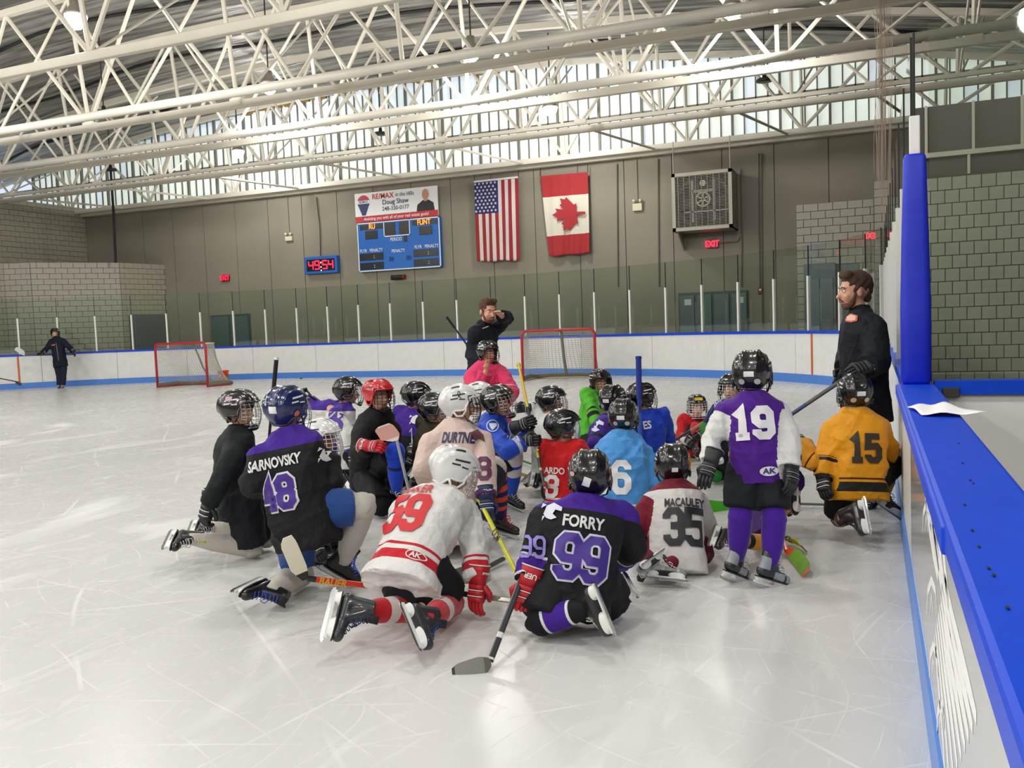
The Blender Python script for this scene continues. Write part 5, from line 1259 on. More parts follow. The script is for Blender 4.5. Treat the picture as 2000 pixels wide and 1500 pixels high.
# 2 number 48
def exblue(e):
    obj('sticker', on_shell(join2d(stroke([(-.02, -.03), (0, .045), (.02, -.03)], .006), stroke([(-.012, .0), (.012, .0)], .005), stroke([(-.02, -.035), (0, -.015), (.02, -.035)], .006), circ2d(.01, 0, .04, 8)), (-.035, -.2, .06), (-1, 0, 0), (0, 0, 1), (0, 1, 0), .004), mat('sticker_silver', 'b9bcc8', .4), e)
    obj('sticker', on_shell(rectg(.05, .04), (.03, -.2, -.0), (-1, 0, 0), (0, 0, 1), (0, 1, 0), .004), _M['sticker_white'], e)
    obj('sticker', on_shell(circ2d(.018), (.2, -.03, -.03), (0, 1, 0), (0, 0, 1), (-1, 0, 0), .004), mat('sticker_orange', 'c9705a', .5), e)
YOKE = [(PU, [('ht', .845, 2)]), ('d8d8da', [('sl', .73, .765)]), (PU, [('sl', .765, .95)]), ('d8d8da', [('sl', .95, .975)])]
person(dict(label='child in number 48 jersey and blue shorts on one knee, glossy navy helmet', S=1.53, hc=(559, 800, 5.3), ha=30, a=12, pel=(592, 990, 5.25), neck=(565, 868, 5.25),
    sh_l=(508, 896, 5.2), sh_r=(632, 900, 5.35), el_l=(494, 945, 5.15), wr_l=(520, 955, 5.6), el_r=(648, 942, 5.3), wr_r=(640, 955, 5.65), lr='up',
    kn_l=('z', 585, 1120, .1), an_l=('z', 527, 1158, .1), toe_l=(470, 1187, 4.86), so_l=(-.55, .1, .75), kn_r=(706, 990, 5.3), an_r=(672, 1096, 5.5), toe_r=(712, 1118, 5.55),
    pants='24478a', sock={'c': ('bcb8b0', [])}, sockr=1.25, skate=dict(boot='18181b', lace='3a62d8', tongue='18181b', hold='d8d8d6'), pr=.92, plen=.8, bulk=1.05,
    helmet=dict(color='navy', extra=exblue, back=False), glove=dict(c='16171c'),
    jersey=dict(c='1a1a1d', layers=YOKE, hang=.16, w=.93, flare=.92, sleeve=.5, prints=[('name_lettering', T('SARNOVSKY', .082, .035, .66), 'dcdcde', 'back', -.02, .74, .005), ('number', NUM('48', .16, .078, .064), 'dcdcde', 'back', -.03, .5, .004), ('number', NUM('48', .16, .078, .042), PU, 'back', -.03, .5, .007), ('shoulder_crest', horse(), 'dcdcde', (640, 888, 5.3), 0, 0, .006)])))
# 3 white helmet, black and purple, behind number 48
person(dict(label='child in white helmet with white cage crouching half hidden behind the number 48 jersey', S=1.35, hc=(625, 858, 6.2), ha=105, a=100, pel=(625, 1005, 6.4), pants='141418', lr='up',
    kn_r=(640, 1010, 6.0), an_r=(612, 1080, 6.05), wr_r=(622, 1060, 5.85), hd_r=(628, 1085, 5.8), wr_l=(650, 1040, 6.4), kn_l=(600, 1050, 6.3),
    sock={'c': (PU, [(WH, .3, .4)])}, helmet=dict(color='white', cage='white', back=False), jersey=dict(c=BK, layers=YOKE), skate=dict(boot='1b1b1e'), glove=dict(c='17171b', word='CCM'), skin='8a5a40'))
# 4 white and purple, number 2
person(dict(label='child in white jersey with purple yoke and black helmet kneeling behind the red helmet', S=1.4, hc=(679, 764, 8.6), ha=80, a=60, pel=(672, 880, 8.6), neck=(668, 800, 8.6), sh_r=(655, 812, 8.35), el_r=(682, 850, 8.2), wr_r=(690, 884, 8.2), hd_r=(691, 905, 8.2), sh_l=(645, 795, 8.7), el_l=(622, 798, 8.8), wr_l=(606, 783, 8.9), hd_l=(600, 775, 8.9),
    kn_r=(720, 930, 8.5), an_r=(690, 928, 8.5), toe_r=(704, 950, 8.4), pants='17171c', sock={'c': (WH, [(PU, .3, .5)])}, eyes=True, skin='cf9a7c',
    helmet=dict(color='black', back=False), glove=dict(c='17171b', word='BAUER'), jersey=dict(c=WH, hang=.12, layers=[(PU, [('ht', .88, 2)]), (BK, [('sl', .78, .8)]), (PU, [('sl', .86, 1.1)])], prints=[('name_lettering', T('VAZ', .1), PU, (655, 812, 8.4), -.5, 0, .005), ('number', NUM('2', .18, .12, .04), PU, (650, 838, 8.4), -.3, 0, .005)])))
# 5 red helmet
person(dict(label='child in red helmet and plain black top with one blue shin pad raised, red gloves', S=1.45, hc=(738, 772, 7.7), ha=128, a=120, pel=(728, 920, 7.9), neck=(740, 820, 7.7), sh_r=(708, 848, 7.6), sh_l=(765, 842, 7.8), el_r=(700, 885, 7.5), wr_r=(722, 872, 7.3), hd_r=(752, 873, 7.2), gb_r=(0, .5, .8), wr_l=(760, 862, 7.6), lr='up',
    kn_l=(772, 882, 7.35), an_l=(775, 962, 7.55), toe_l=(790, 975, 7.4), kn_r=('z', 745, 990, .1), an_r=('z', 765, 985, .1), toe_r=(735, 1000, 7.8), pants='131316', ll='up',
    sock={'l': ('1d46cc', [('15235e', .28, .36)]), 'r': ('131316', [('a07860', .7, .95)])}, sockr=1.2, skate_r=dict(boot='1b2a52'), skate=dict(hold='d8d8d6'), eyes=True, face_detail=True, skin='cf9a80', helmet=dict(color='red', back=False, cage='black'), glove=dict(c='c01e2a', word='Warrior'),
    jersey=dict(c='131316', name='top', hang=.1, fold=.011)))
# 6 purple and black 11
person(dict(label='child in black helmet and purple shouldered number 11 jersey beside the red helmet', S=1.35, hc=(812, 774, 8.5), ha=70, a=35, pel=(808, 890, 8.5), neck=(808, 812, 8.5), pants='15151a', el_r=(822, 868, 8.2), wr_r=(800, 895, 8.0), sock={'c': (BK, [(PU, .3, .6)])}, eyes=True,
    helmet=dict(color='black'), glove=dict(c='17171b', word='CCM'), jersey=dict(c='1b1a24', layers=[(PU, [('ht', .62, 2)]), (WH, [('sl', .76, .8)])], prints=[('number', NUM('11', .14, .06, .012), 'c8c8d0', (813, 852, 8.3), 0, 0, .005), ('shoulder_crest', horse(), 'd8d8dc', (812, 820, 8.3), 0, 0, .006)])))
# 7 dark helmet beside the pale jersey
person(dict(label='child in black helmet seen in profile just left of the pale pink jersey', S=1.3, hc=(848, 800, 7.5), ha=95, a=60, pel=(838, 915, 7.6), neck=(843, 842, 7.6), pants='17171c', sock={'c': (BK, [])}, an_r=(832, 925, 7.0), toe_r=(812, 950, 6.9), so_r=(-.7, .1, .7), eyes=True, helmet=dict(color='black', back=False), glove=dict(c='17171b'), jersey=dict(c='2b2718', w=.8)))
# 8 pale pink jersey
def exribbon(e): obj('sticker', on_shell(join2d(stroke([(-.012, -.03), (.01, .0), (.006, .016), (-.004, .018), (-.008, .0), (.014, -.03)], .005)), (-.2, .0, .07), (0, -1, 0), (0, 0, 1), (1, 0, 0), .004), M_dark, e); obj('sticker', on_shell(join2d(stroke([(-.012, -.03), (.01, .0), (.006, .016), (-.004, .018), (-.008, .0), (.014, -.03)], .005)), (.2, .0, .07), (0, 1, 0), (0, 0, 1), (-1, 0, 0), .004), M_dark, e)
PK = 'd8c0b8'
person(dict(label='child in pale pink jersey with navy lettering and white helmet, striped orange and navy sock', S=1.42, hc=(896, 790, 6.3), ha=85, a=22, pel=(884, 1000, 6.2), neck=(886, 846, 6.3), sh_l=(842, 868, 6.2), sh_r=(940, 862, 6.3), el_l=(826, 920, 6.1), wr_l=(850, 960, 6.4), el_r=(948, 925, 6.05), wr_r=(950, 975, 5.95), hd_r=(953, 1015, 5.9), gb_r=(-.1, .2, 1), lr='up',
    kn_r=(968, 915, 6.5), an_r=(978, 1012, 6.6), toe_r=(1008, 1022, 6.55), pants='23222c', sockr=1.25, sock={'r': ('1e2350', [('c9492a', .12, .22), ('c9492a', .3, .42), ('c9492a', .52, .62), ('c9492a', .72, .8), ('c8bdb2', -.3, .08)]), 'l': (NVY, [])}, skate=dict(boot='1b1b1e', lace='c82030'),
    eyes=True, helmet=dict(color='white', extra=exribbon, back=False, cage='black'), glove=dict(c='1d2a52', c2='d0d4dc', word='BAUER'),
    jersey=dict(c=PK, layers=[('4a2352', [('sl', .86, 1.1)])], prints=[('name_lettering', T('DURTNE', .105, .035, .52), '25234e', 'back', .06, .84, .005), ('number', NUM('8', .13, .07, .03), '5a2048', (945, 915, 6.1), 0, 0, .006), ('shoulder_crest', join2d(poly2d([(-.05, .02), (0, .04), (.04, .0), (.05, -.05), (.01, -.02), (-.02, -.04)])), '6a3a44', (933, 850, 6.3), 0, 0, .006)])))
# 9 second white helmet
person(dict(label='child in white helmet mostly hidden between the pale pink and royal blue jerseys', S=1.35, hc=(935, 776, 8.3), ha=95, a=60, pel=(945, 885, 8.4), pants='17171c', sock={'c': (WH, [])}, helmet=dict(color='white', back=False), glove=dict(c='17171b'), jersey=dict(c='d8d6d2', w=.85, layers=[('c9582a', [('ht', .2, .3)])])))
# 10 number 59
person(dict(label='child in white number 59 jersey with red trim and white helmet kneeling on both knees', S=1.45, hc=(884, 920, 5.05), ha=68, a=28, tilt=.1, nod=.35, pel=(808, 1095, 4.75), neck=(862, 982, 5.05),
    sh_l=(790, 1000, 5.1), sh_r=(912, 1010, 5.0), el_l=(780, 1050, 5.15), wr_l=(830, 1090, 5.3), el_r=(928, 1078, 4.9), wr_r=(934, 1138, 4.8), hd_r=(930, 1180, 4.78), gb_r=(-.5, .3, .7),
    kn_l=('z', 806, 1188, .1), an_l=('z', 694, 1196, .2), toe_l=(676, 1275, 4.26), so_l=(-.93, .05, .35), kn_r=('z', 880, 1178, .1), an_r=('z', 832, 1212, .17), toe_r=(862, 1282, 4.2), so_r=(-.5, .15, .85),
    pants='15171d', sock={'c': ('bd1f29', [('cfc9c4', .38, .54)])}, sockr=1.12, pr=1.02, plen=.9, skate=dict(boot='2a2c32', lace='2a3a6a', tongue='20222a'),
    helmet=dict(color='white', back=False), glove=dict(c='ba1c26', curl=.6),
    jersey=dict(c='dad9d7', hang=.13, w=1.03, flare=1.1, sr=1.05, layers=[('c0222c', [('ht', .13, .21), ('sl', -1, .01)]), ('c0222c', [('ht', .25, .275), ('sl', -1, .01)]), ('c0222c', [('sl', .62, .655)]), ('c0222c', [('sl', .70, .83)])],
        prints=[('name_lettering', T('BAKER', .085, .025, .8), 'b8222c', 'back', -.03, .8, .006), ('number', NUM('59', .2, .098, .052), 'c8262e', 'back', -.03, .55, .005), ('maker_oval', AK(.9), 'dad9d7', 'back', .09, .17, .008)])))
# 11 royal blue jersey with raised knee
person(dict(label='child in royal blue jersey, knee raised in blue and white sock, holding yellow stick', S=1.42, hc=(972, 785, 7.4), ha=118, a=100, pel=(962, 892, 7.55), neck=(962, 822, 7.5), sh_r=(958, 842, 7.3), sh_l=(985, 838, 7.7), el_r=(990, 880, 7.0), wr_r=(1022, 862, 7.05), hd_r=(1048, 860, 7.0), gb_r=(0, .2, 1), el_l=(1010, 860, 7.5), wr_l=(1018, 830, 7.2), hd_l=(1040, 820, 7.1), gb_l=(.2, .3, .9), tilt=-.15, lr='up',
    kn_r=(1004, 892, 7.3), an_r=(1000, 966, 7.55), toe_r=(1024, 978, 7.4), kn_l=('z', 985, 960, .1), pants='22242a', pr=.95, sock={'c': ('1f4fc4', [(WH, -.45, .14), ('1f4fc4', .13, .2), (WH, .2, .42)])}, sockr=1.15, skate=dict(boot='202226', lace='dcdcd8', tongue='c8c23a'),
    eyes=True, skin='a87858', helmet=dict(color='black', back=False), glove=dict(c='141418', c2='9a9a9e'), jersey=dict(c='1c46b8', gloss=1, hang=.12, layers=[('b8bcc4', [('sl', .74, .84)])],
        prints=[('shoulder_crest', join2d(oval_ring(.05, .05, .008), poly2d([(-.03, .02), (.03, .02), (.035, .0), (0, -.035), (-.02, -.01)])), 'b8c0d4', (962, 832, 7.3), 0, 0, .006), ('crest', join2d(T('UK', .11, .03), stroke([(-.03, .09), (0, .12), (.03, .09)], .015), stroke([(0, .12), (0, .07)], .012)), 'aab4d0', (1003, 850, 7.3), -.3, 0, .006)])))
# 12 pink top
person(dict(label='person in bright pink hooded top and black helmet, hand at the mouth, behind the group', S=1.6, hc=(952, 688, 10.8), ha=135, a=150, pel=(956, 800, 10.8), neck=(950, 722, 10.8), sh_r=(922, 738, 10.7), sh_l=(982, 735, 10.8), el_r=(935, 768, 10.4), wr_r=(949, 724, 10.35), hd_r=(953, 700, 10.3), el_l=(1000, 765, 10.5), wr_l=(985, 785, 10.2), legs='stand', bare='r', pstyle='long',
    an_l=('z', 985, 893, .13), an_r=('z', 955, 893, .13), kn_l=(984, 848, 10.7), kn_r=(952, 848, 10.7), toe_l=('z', 988, 905, .08), toe_r=('z', 958, 905, .08), pants='1c1c22', bulk=1.15, hood=True, eyes=True, face_detail=True, skin='d6a084', helmet=dict(color='black', back=False, cage='black'),
    jersey=dict(c='d83a68', name='hooded_top', w=1.05, sr=1.1, prints=[('crest', join2d(oval_ring(.12, .05, .02), T('w', .1)), 'e88aa4', 'front', -.03, .6, .006)]), glove=dict(c='1a1a1e')))
# 14/15 white shirt, black helmet
person(dict(label='child in plain white jersey and black helmet kneeling right of the yellow stick', S=1.35, hc=(1076, 783, 8.4), ha=100, a=75, pel=(1070, 905, 8.4), neck=(1066, 822, 8.4), sh_l=(1058, 828, 8.6), el_l=(1046, 800, 8.8), wr_l=(1030, 797, 8.7), hd_l=(1010, 798, 8.6), gb_l=(0, .2, 1), el_r=(1062, 880, 8.1), wr_r=(1082, 900, 7.9), pants='17171c', an_r=(1060, 938, 8.2), toe_r=(1058, 950, 8.1), sock={'c': (WH, [])}, eyes=True, skin='a87858', helmet=dict(color='black', back=False),
    glove=dict(c='17171b', word='BAUER'), jersey=dict(c='cfcfcd', w=.9)))
# 16 red, number 8
person(dict(label='child in red jersey with white 8 and black helmet with clear visor', S=1.22, hc=(1098, 834, 7.15), ha=75, a=28, pel=(1100, 955, 7.15), neck=(1098, 872, 7.15), pants='17171c', sock={'c': (RD, [])}, eyes=True, skin='d6a084', helmet=dict(color='black', face='visor', back=False), glove=dict(c='17171b'), sw=.12,
    jersey=dict(c='c81c20', w=.9, hang=.1, layers=[(WH, [('ht', .1, .13)]), (WH, [('ht', .03, .06)])], prints=[('name_lettering', T('ARDO', .07, .03, .8), 'e0dedc', (1083, 920, 7.0), -.1, 0, .006), ('number', NUM('8', .15, .08, .035), 'e0dedc', (1077, 950, 7.0), -.15, 0, .006)])))
# 17 green jersey
person(dict(label='child in bright green jersey and black helmet kneeling in front of the goal', S=1.3, hc=(1172, 746, 9.8), ha=165, a=150, pel=(1162, 860, 9.7), neck=(1168, 782, 9.8), pants='17171c', sock={'c': ('3f9a2c', [])}, eyes=True, face_detail=True, skin='cf9a78', helmet=dict(color='black', back=False, cage='black'), glove=dict(c='17171b'),
    jersey=dict(c='54b030', layers=[(BK, [('sl', .45, .49)]), (BK, [('sl', .55, .66)])], prints=[('crest', join2d(stroke([(-.1, -.02), (.1, .1)], .03)), 'd8cc2c', 'front', 0, .62, .006), ('crest', poly2d([(-.07, -.09), (.05, -.06), (.07, .02), (-.02, .0)]), '3a2410', 'front', 0, .6, .006)])))
# 18 purple sleeve
person(dict(label='child with white horse crest on purple shoulder, left of the light blue jersey', S=1.33, hc=(1196, 782, 8.0), ha=30, a=25, pel=(1192, 915, 7.9), neck=(1194, 826, 8.0), sh_l=(1180, 832, 7.8), el_l=(1164, 868, 7.6), wr_l=(1160, 900, 7.9), pants='17171c', sock={'c': (PU, [])}, helmet=dict(color='black'), glove=dict(c='17171b', word='CCM'),
    jersey=dict(c='3a2080', sr=1.15, layers=[(BK, [('sl', .4, .46)])], prints=[('shoulder_crest', shift2d(horse(), 0, 0, 1.3), 'cfcfe0', (1165, 832, 7.7), 0, 0, .006)])))
# 19 blue jersey
person(dict(label='child in blue jersey with white lettering and black helmet, upright blue stick in front', S=1.36, hc=(1252, 777, 8.2), ha=60, a=18, pel=(1264, 905, 8.2), neck=(1258, 818, 8.2), pants='17171c', sock={'c': ('1f4fc4', [])}, helmet=dict(color='black', back=False), glove=dict(c='17171b'),
    jersey=dict(c='1d3fb4', hang=.14, prints=[('name_lettering', T('ES', .1, .03), 'd8d8e0', (1264, 831, 8.1), .1, 0, .006)])))
# 20 light blue 6
person(dict(label='child in light blue number 6 jersey and black helmet kneeling with back turned', S=1.42, hc=(1217, 814, 6.9), ha=15, a=2, pel=(1216, 978, 6.8), neck=(1216, 864, 6.85), sh_l=(1178, 884, 6.85), sh_r=(1256, 884, 6.85), el_l=(1170, 935, 6.9), wr_l=(1180, 965, 7.2), el_r=(1277, 940, 6.8), wr_r=(1268, 965, 7.15), pants='2a6cb4', sock={'c': ('8a1a26', [])}, helmet=dict(color='black'), glove=dict(c='8a1a26'),
    jersey=dict(c='4a92d6', gloss=1, hang=.13, w=1.0, layers=[('d2d6dc', [('ht', .11, .22)]), ('2a4c94', [('ht', .19, .2)])], prints=[('number', NUM('16', .21, .1, .05), 'dfe2e6', 'back', -.07, .5, .006), ('maker_oval', AK(1), 'dfe2e6', 'back', .03, .06, .007)])))
# 21 red jersey facing
wheel = join2d(oval_ring(.06, .06, .014, 20), *[stroke([(-.05, .03+.022*k), (-.17+.02*k, .05+.03*k)], .018) for k in range(4)], *[stroke([(.05*cos(a), .05*sin(a)), (-.05*cos(a), -.05*sin(a))], .008) for a in (0, .8, 1.6, 2.4)])
person(dict(label='small child in red jersey with white winged wheel crest facing the viewer at the back', S=1.15, hc=(1361, 794, 10.3), ha=182, a=178, pel=(1359, 868, 10.2), neck=(1361, 822, 10.3), el_l=(1390, 845, 10.1), wr_l=(1366, 850, 9.8), el_r=(1331, 852, 10.1), wr_r=(1345, 862, 9.8), pants='1b1b20', sock={'c': (RD, [])}, ll='up', lr='up', eyes=True, face_detail=True, skin='e0ab90', helmet=dict(color='black', back=False, cage='white', extra=lambda e: obj('sticker', on_shell(rectg(.09, .03), (0, .2, .085), (-1, 0, 0), (0, 0, 1), (0, -1, 0), .004), mat('sticker_yellow', 'd0b028', .4), e)), glove=dict(c='17171b', c2='c0c0c4'),
    jersey=dict(c='bd1a22', layers=[(WH, [('sl', .76, 1.1)])], prints=[('crest', shift2d(wheel, .03, 0, 1), 'd8d4d2', 'front', .0, .42, .006)])))
# 22 number 99
person(dict(label='child in black and purple number 99 jersey kneeling nearest the viewer, red left glove', S=1.42, hc=(1152, 929, 4.75), ha=8, a=4, pel=(1128, 1120, 4.6), neck=(1146, 990, 4.7), sh_l=(1068, 1018, 4.7), sh_r=(1212, 1010, 4.75), el_l=(1046, 1085, 4.6), wr_l=(1030, 1140, 4.5), hd_l=(1014, 1190, 4.48), gb_l=(.05, .25, 1), el_r=(1234, 1070, 4.75), wr_r=(1200, 1095, 5.05),
    kn_l=('z', 1058, 1212, .1), an_l=('z', 1152, 1186, .2), toe_l=(1182, 1262, 4.27), so_l=(.5, .0, .87), kn_r=('z', 1195, 1175, .1), an_r=('z', 1190, 1160, .13), toe_r=(1206, 1192, 4.6), so_r=(.7, .3, .5), pants='131317', pr=1.12, plen=.95,
    sock={'c': ('17171b', [(WH, .12, .17), (PU, .17, .62), (WH, .62, .67)])}, sockr=1.15, skate=dict(boot='1f1e20', lace='c9c9c0', tongue='1b1b1e', hold='dcdcd6'), helmet=dict(color='black', face='none', back=False, extra=lambda e: (obj('sticker', on_shell(rectg(.04, .05), (-.01, -.2, -.02), (-.94, 0, .34), (.34, 0, .94), (0, 1, 0), .004), mat('sticker_white', 'e8e8ea', .4), e), obj('sticker', on_shell(circ2d(.012), (-.085, -.2, .02), (-1, 0, 0), (0, 0, 1), (0, 1, 0), .004), mat('sticker_pink', 'c8a0a8', .5), e))),
    glove_l=dict(c='b81c28', c2='e6dede', word='UER'), glove=dict(c='17171b'),
    jersey=dict(c='18171b', hang=.17, sr=1.12, w=1.0, layers=[(PU, [('ht', .855, 2)]), ('d4d2da', [('sl', .60, .635)]), (PU, [('sl', .635, .9)]), ('d4d2da', [('sl', .9, .93)])],
        prints=[('name_lettering', T('FORRY', .085, .03, .8), 'd2d2d6', 'back', -.01, .745, .006), ('number', NUM('99', .19, .092, .066), 'cfcbe0', 'back', -.0, .47, .005), ('number', NUM('99', .19, .092, .044), '3c1f86', 'back', -.0, .47, .009), ('sleeve_number', NUM('99', .1, .05, .016), '8a7ac8', (1040, 1068, 4.5), -.1, 0, .007), ('shoulder_crest', horse(), 'cfcfe0', (1080, 1000, 4.6), 0, 0, .008)])))
# 23 number 35
person(dict(label='child in white number 35 jersey with maroon yoke sitting back on silver skates, black helmet', S=1.3, hc=(1314, 908, 5.8), ha=5, a=14, pel=(1322, 1068, 5.6), neck=(1318, 955, 5.75), sh_l=(1277, 978, 5.7), sh_r=(1362, 982, 5.75), el_l=(1243, 1026, 5.65), wr_l=(1262, 1055, 5.95), el_r=(1384, 1040, 5.8), wr_r=(1375, 1040, 6.1), kn_l=('z', 1268, 1078, .1), an_l=('z', 1266, 1108, .11), toe_l=(1226, 1136, 5.15), so_l=(.25, .75, .6), kn_r=('z', 1370, 1075, .1), an_r=('z', 1292, 1108, .1), toe_r=(1365, 1116, 5.3), so_r=(0, -.3, .9), pants='5a1626',
    sock={'c': ('6a1a2a', [])}, skate=dict(boot='b8b8b4', lace='dddddd', hold='dededa', panel='8a8a88'), pr=1.0, helmet=dict(color='black', face='none', back=False, extra=lambda e: obj('sticker', on_shell(rectg(.04, .03), (0, -.2, -.02), (-1, 0, 0), (0, 0, 1), (0, 1, 0), .004), _M['sticker_white'], e)), glove=dict(c='17171b'),
    jersey=dict(c='cdcac6', hang=.14, w=1.0, fold=.018, layers=[('6e1628', [('ht', .87, 2)]), ('6e1628', [('sl', .04, 1.1), ('side', -2, -.5)]), ('6e1628', [('lx', -1, -.125), ('ht', -1, .45), ('sl', -1, .04)])],
        prints=[('name_lettering', T('MACAULEY', .075, .03, .62), '1c1c20', 'back', .05, .7, .006), ('number', NUM('35', .2, .09, .045), '1c1c20', 'back', .05, .45, .006)])))
# 24 number 19
person(dict(label='standing child in purple and white number 19 jersey, purple socks and silver and black skates', S=1.3, hc=(1468, 730, 5.35), ha=22, a=3, pel=(1478, 915, 5.3), neck=(1468, 792, 5.33), legs='stand', sh_l=(1416, 808, 5.33), sh_r=(1520, 806, 5.3), el_l=(1388, 862, 5.3), wr_l=(1388, 905, 5.15), hd_l=(1374, 945, 5.1), gb_l=(-.4, .1, .9), el_r=(1543, 862, 5.2), wr_r=(1545, 915, 5.15), hd_r=(1543, 955, 5.1), gb_r=(.4, .1, .9),
    kn_l=(1446, 1010, 5.25), an_l=(1440, 1094, 5.3), toe_l=(1475, 1108, 5.42), kn_r=(1512, 1014, 5.2), an_r=(1506, 1104, 5.2), toe_r=(1545, 1116, 5.26), pants='14171c', pr=1.0, plen=.8, sock={'c': ('42188c', [])}, sockr=1.22, skate=dict(boot='26282c', panel='8f9296', lace='c8c8c8', hold='d4d4d2', tongue='9a9a9c'), sks=1.0,
    helmet=dict(color='black', back=True, cage='black'), glove=dict(c='17181c', c2='8a8c92', curl=.6),
    jersey=dict(c=WH, hang=.07, w=.95, sr=.98, flare=.97, layers=[('4a1a84', [('lx', -.2, .115), ('sl', -1, .04)]), ('4a1a84', [('ht', .8, 2), ('sl', -1, .16), ('lx', -.1, .13)])],
        prints=[('number', NUM('19', .15, .085, .048), 'e2e0e4', 'back', -.03, .66, .006), ('maker_oval', join2d(circ2d(.055, 0, 0, 24, .028)), 'e2e0e4', 'back', .03, .14, .005), ('maker_letters', text2d('AK', .045, .03, 1.2), '3a1a7a', 'back', .03, .14, .009)])))
# 25 helmet behind 19
person(dict(label='child in navy and green jersey peeking out behind the number 19 jersey', S=1.33, hc=(1428, 758, 8.6), ha=210, a=190, pel=(1425, 880, 8.6), sh_r=(1404, 796, 8.5), pants='17171c', sock={'c': ('2a7a30', [])}, eyes=True, helmet=dict(color='black', back=False), glove=dict(c='17171b'),
    jersey=dict(c='1b2a5a', layers=[('2f7a34', [('sl', .42, 1.1)])], prints=[('shoulder_lettering', T('Jets', .07), 'c8d0dc', (1402, 786, 8.4), .3, 0, .006)])))
# 26 yellow jersey behind 19
person(dict(label='child in gold jersey kneeling between the number 19 and number 15 jerseys, mostly hidden', S=1.25, hc=(1480, 830, 6.6), ha=30, a=40, pel=(1495, 960, 6.3), sh_r=(1538, 872, 6.4), el_r=(1586, 900, 6.3), wr_r=(1566, 868, 6.6), hd_r=(1555, 848, 6.7), gb_r=(.2, .6, .8), kn_l=('z', 1500, 1062, .1), an_l=('z', 1426, 1052, .2), toe_l=(1408, 1108, 5.3), so_l=(-.95, .05, .25), kn_r=(1550, 935, 6.5), an_r=(1549, 985, 6.3), toe_r=(1549, 1035, 6.12), so_r=(-.1, .1, 1), pants='3a1a60', sock={'l': ('d8942a', [(BK, .5, .62)]), 'r': ('b82230', [(WH, .2, .5)])}, skate=dict(boot='2a1c22', lace='cccccc'),
    helmet=dict(color='black', back=False), glove=dict(c='17171b', word='CCM', wc='f0f0f0'), jersey=dict(c='d8921c', sr=1.15, w=.8, layers=[('4a1a1c', [('sl', .46, .49)])])))
# 27 number 15
person(dict(label='child in gold number 15 jersey with black stripes and black helmet kneeling by the boards', S=1.42, hc=(1671, 768, 6.4), ha=6, a=5, pel=(1675, 925, 6.3), neck=(1671, 818, 6.35), sh_l=(1626, 842, 6.35), sh_r=(1718, 838, 6.35), el_l=(1612, 892, 6.3), wr_l=(1608, 935, 6.25), hd_l=(1612, 962, 6.2), gb_l=(-.7, .1, .6), el_r=(1738, 885, 6.4), wr_r=(1740, 885, 6.75), lr='up',
    kn_l=('z', 1640, 1012, .1), an_l=('z', 1664, 1008, .2), toe_l=(1673, 1060, 5.95), so_l=(.4, .0, .9), kn_r=(1738, 905, 6.65), an_r=(1728, 968, 6.35), toe_r=(1752, 984, 6.4), pants='151310', pr=1.02, plen=.92, sock={'c': ('d2961c', [('141210', -.5, .06), ('5a1a20', .1, .2), ('141210', .3, .5), ('5a1a20', .6, .66)])}, skate=dict(boot='23171b', lace='1b1b1e', hold='dededc', tongue='3a2024'),
    helmet=dict(color='black', back=True), glove=dict(c='141418'), jersey=dict(c='dc9412', gloss=1, hang=.14, sr=1.0, layers=[('14110e', [('ht', .1, .2), ('sl', -1, .01)]), ('4a1814', [('ht', .225, .245), ('sl', -1, .01)]), ('14110e', [('sl', .56, .64)]), ('4a1814', [('sl', .52, .54)])],
        prints=[('number', NUM('15', .165, .08, .045), '2a1c10', 'back', .0, .55, .006)])))
# ---- coaches
def shield(s=1): return [(x*s, y*s) for x, y in ((-.05, .02), (0, .04), (.05, .02), (.045, -.025), (0, -.035), (-.045, -.025))]
person(dict(label='tall bearded man in navy jacket standing by the boards in profile, facing the group', S=1.95, bvox=.0085, hc=(1668, 566, 6.9), ha=-88, a=-72, hs=1.2, pel=(1690, 752, 6.9), neck=(1682, 612, 6.9), sh_l=(1702, 640, 6.75), sh_r=(1670, 636, 7.15), el_l=(1714, 706, 6.6), wr_l=(1690, 718, 6.5), hd_l=(1658, 728, 6.45), gb_l=(.1, .6, .8), el_r=(1660, 690, 7.2), wr_r=(1652, 722, 7.0), hd_r=(1640, 745, 7.0), legs='stand', pstyle='long', sw=.1,
    kn_l=(1702, 850, 6.85), kn_r=(1690, 850, 7.05), an_l=('z', 1706, 962, .14), an_r=('z', 1692, 958, .14), toe_l=('z', 1688, 982, .06), toe_r=('z', 1672, 976, .06), pants='12141d', sock={'c': ('12141d', [])}, eyes=True, face_detail=True, hair=True, beard=True, hairc='4a3224', skin='d09a82', glove=dict(c='15161a', c2='3a3b40', s=1.15, word='BAUER'),
    jersey=dict(c='12151f', name='jacket', hang=.15, collar=True, w=.83, sr=.95, fold=.011, hunch=.0, prints=[('badge', poly2d(shield(.9)), 'd0603a', (1663, 622, 6.9), 0, 0, .006), ('badge', poly2d(shield(.65)), 'dcb0a0', (1663, 622, 6.9), 0, 0, .009), ('zip', stroke([(0, -.3), (0, .3)], .008), '8a8c92', 'front', 0, .5, .005)])))
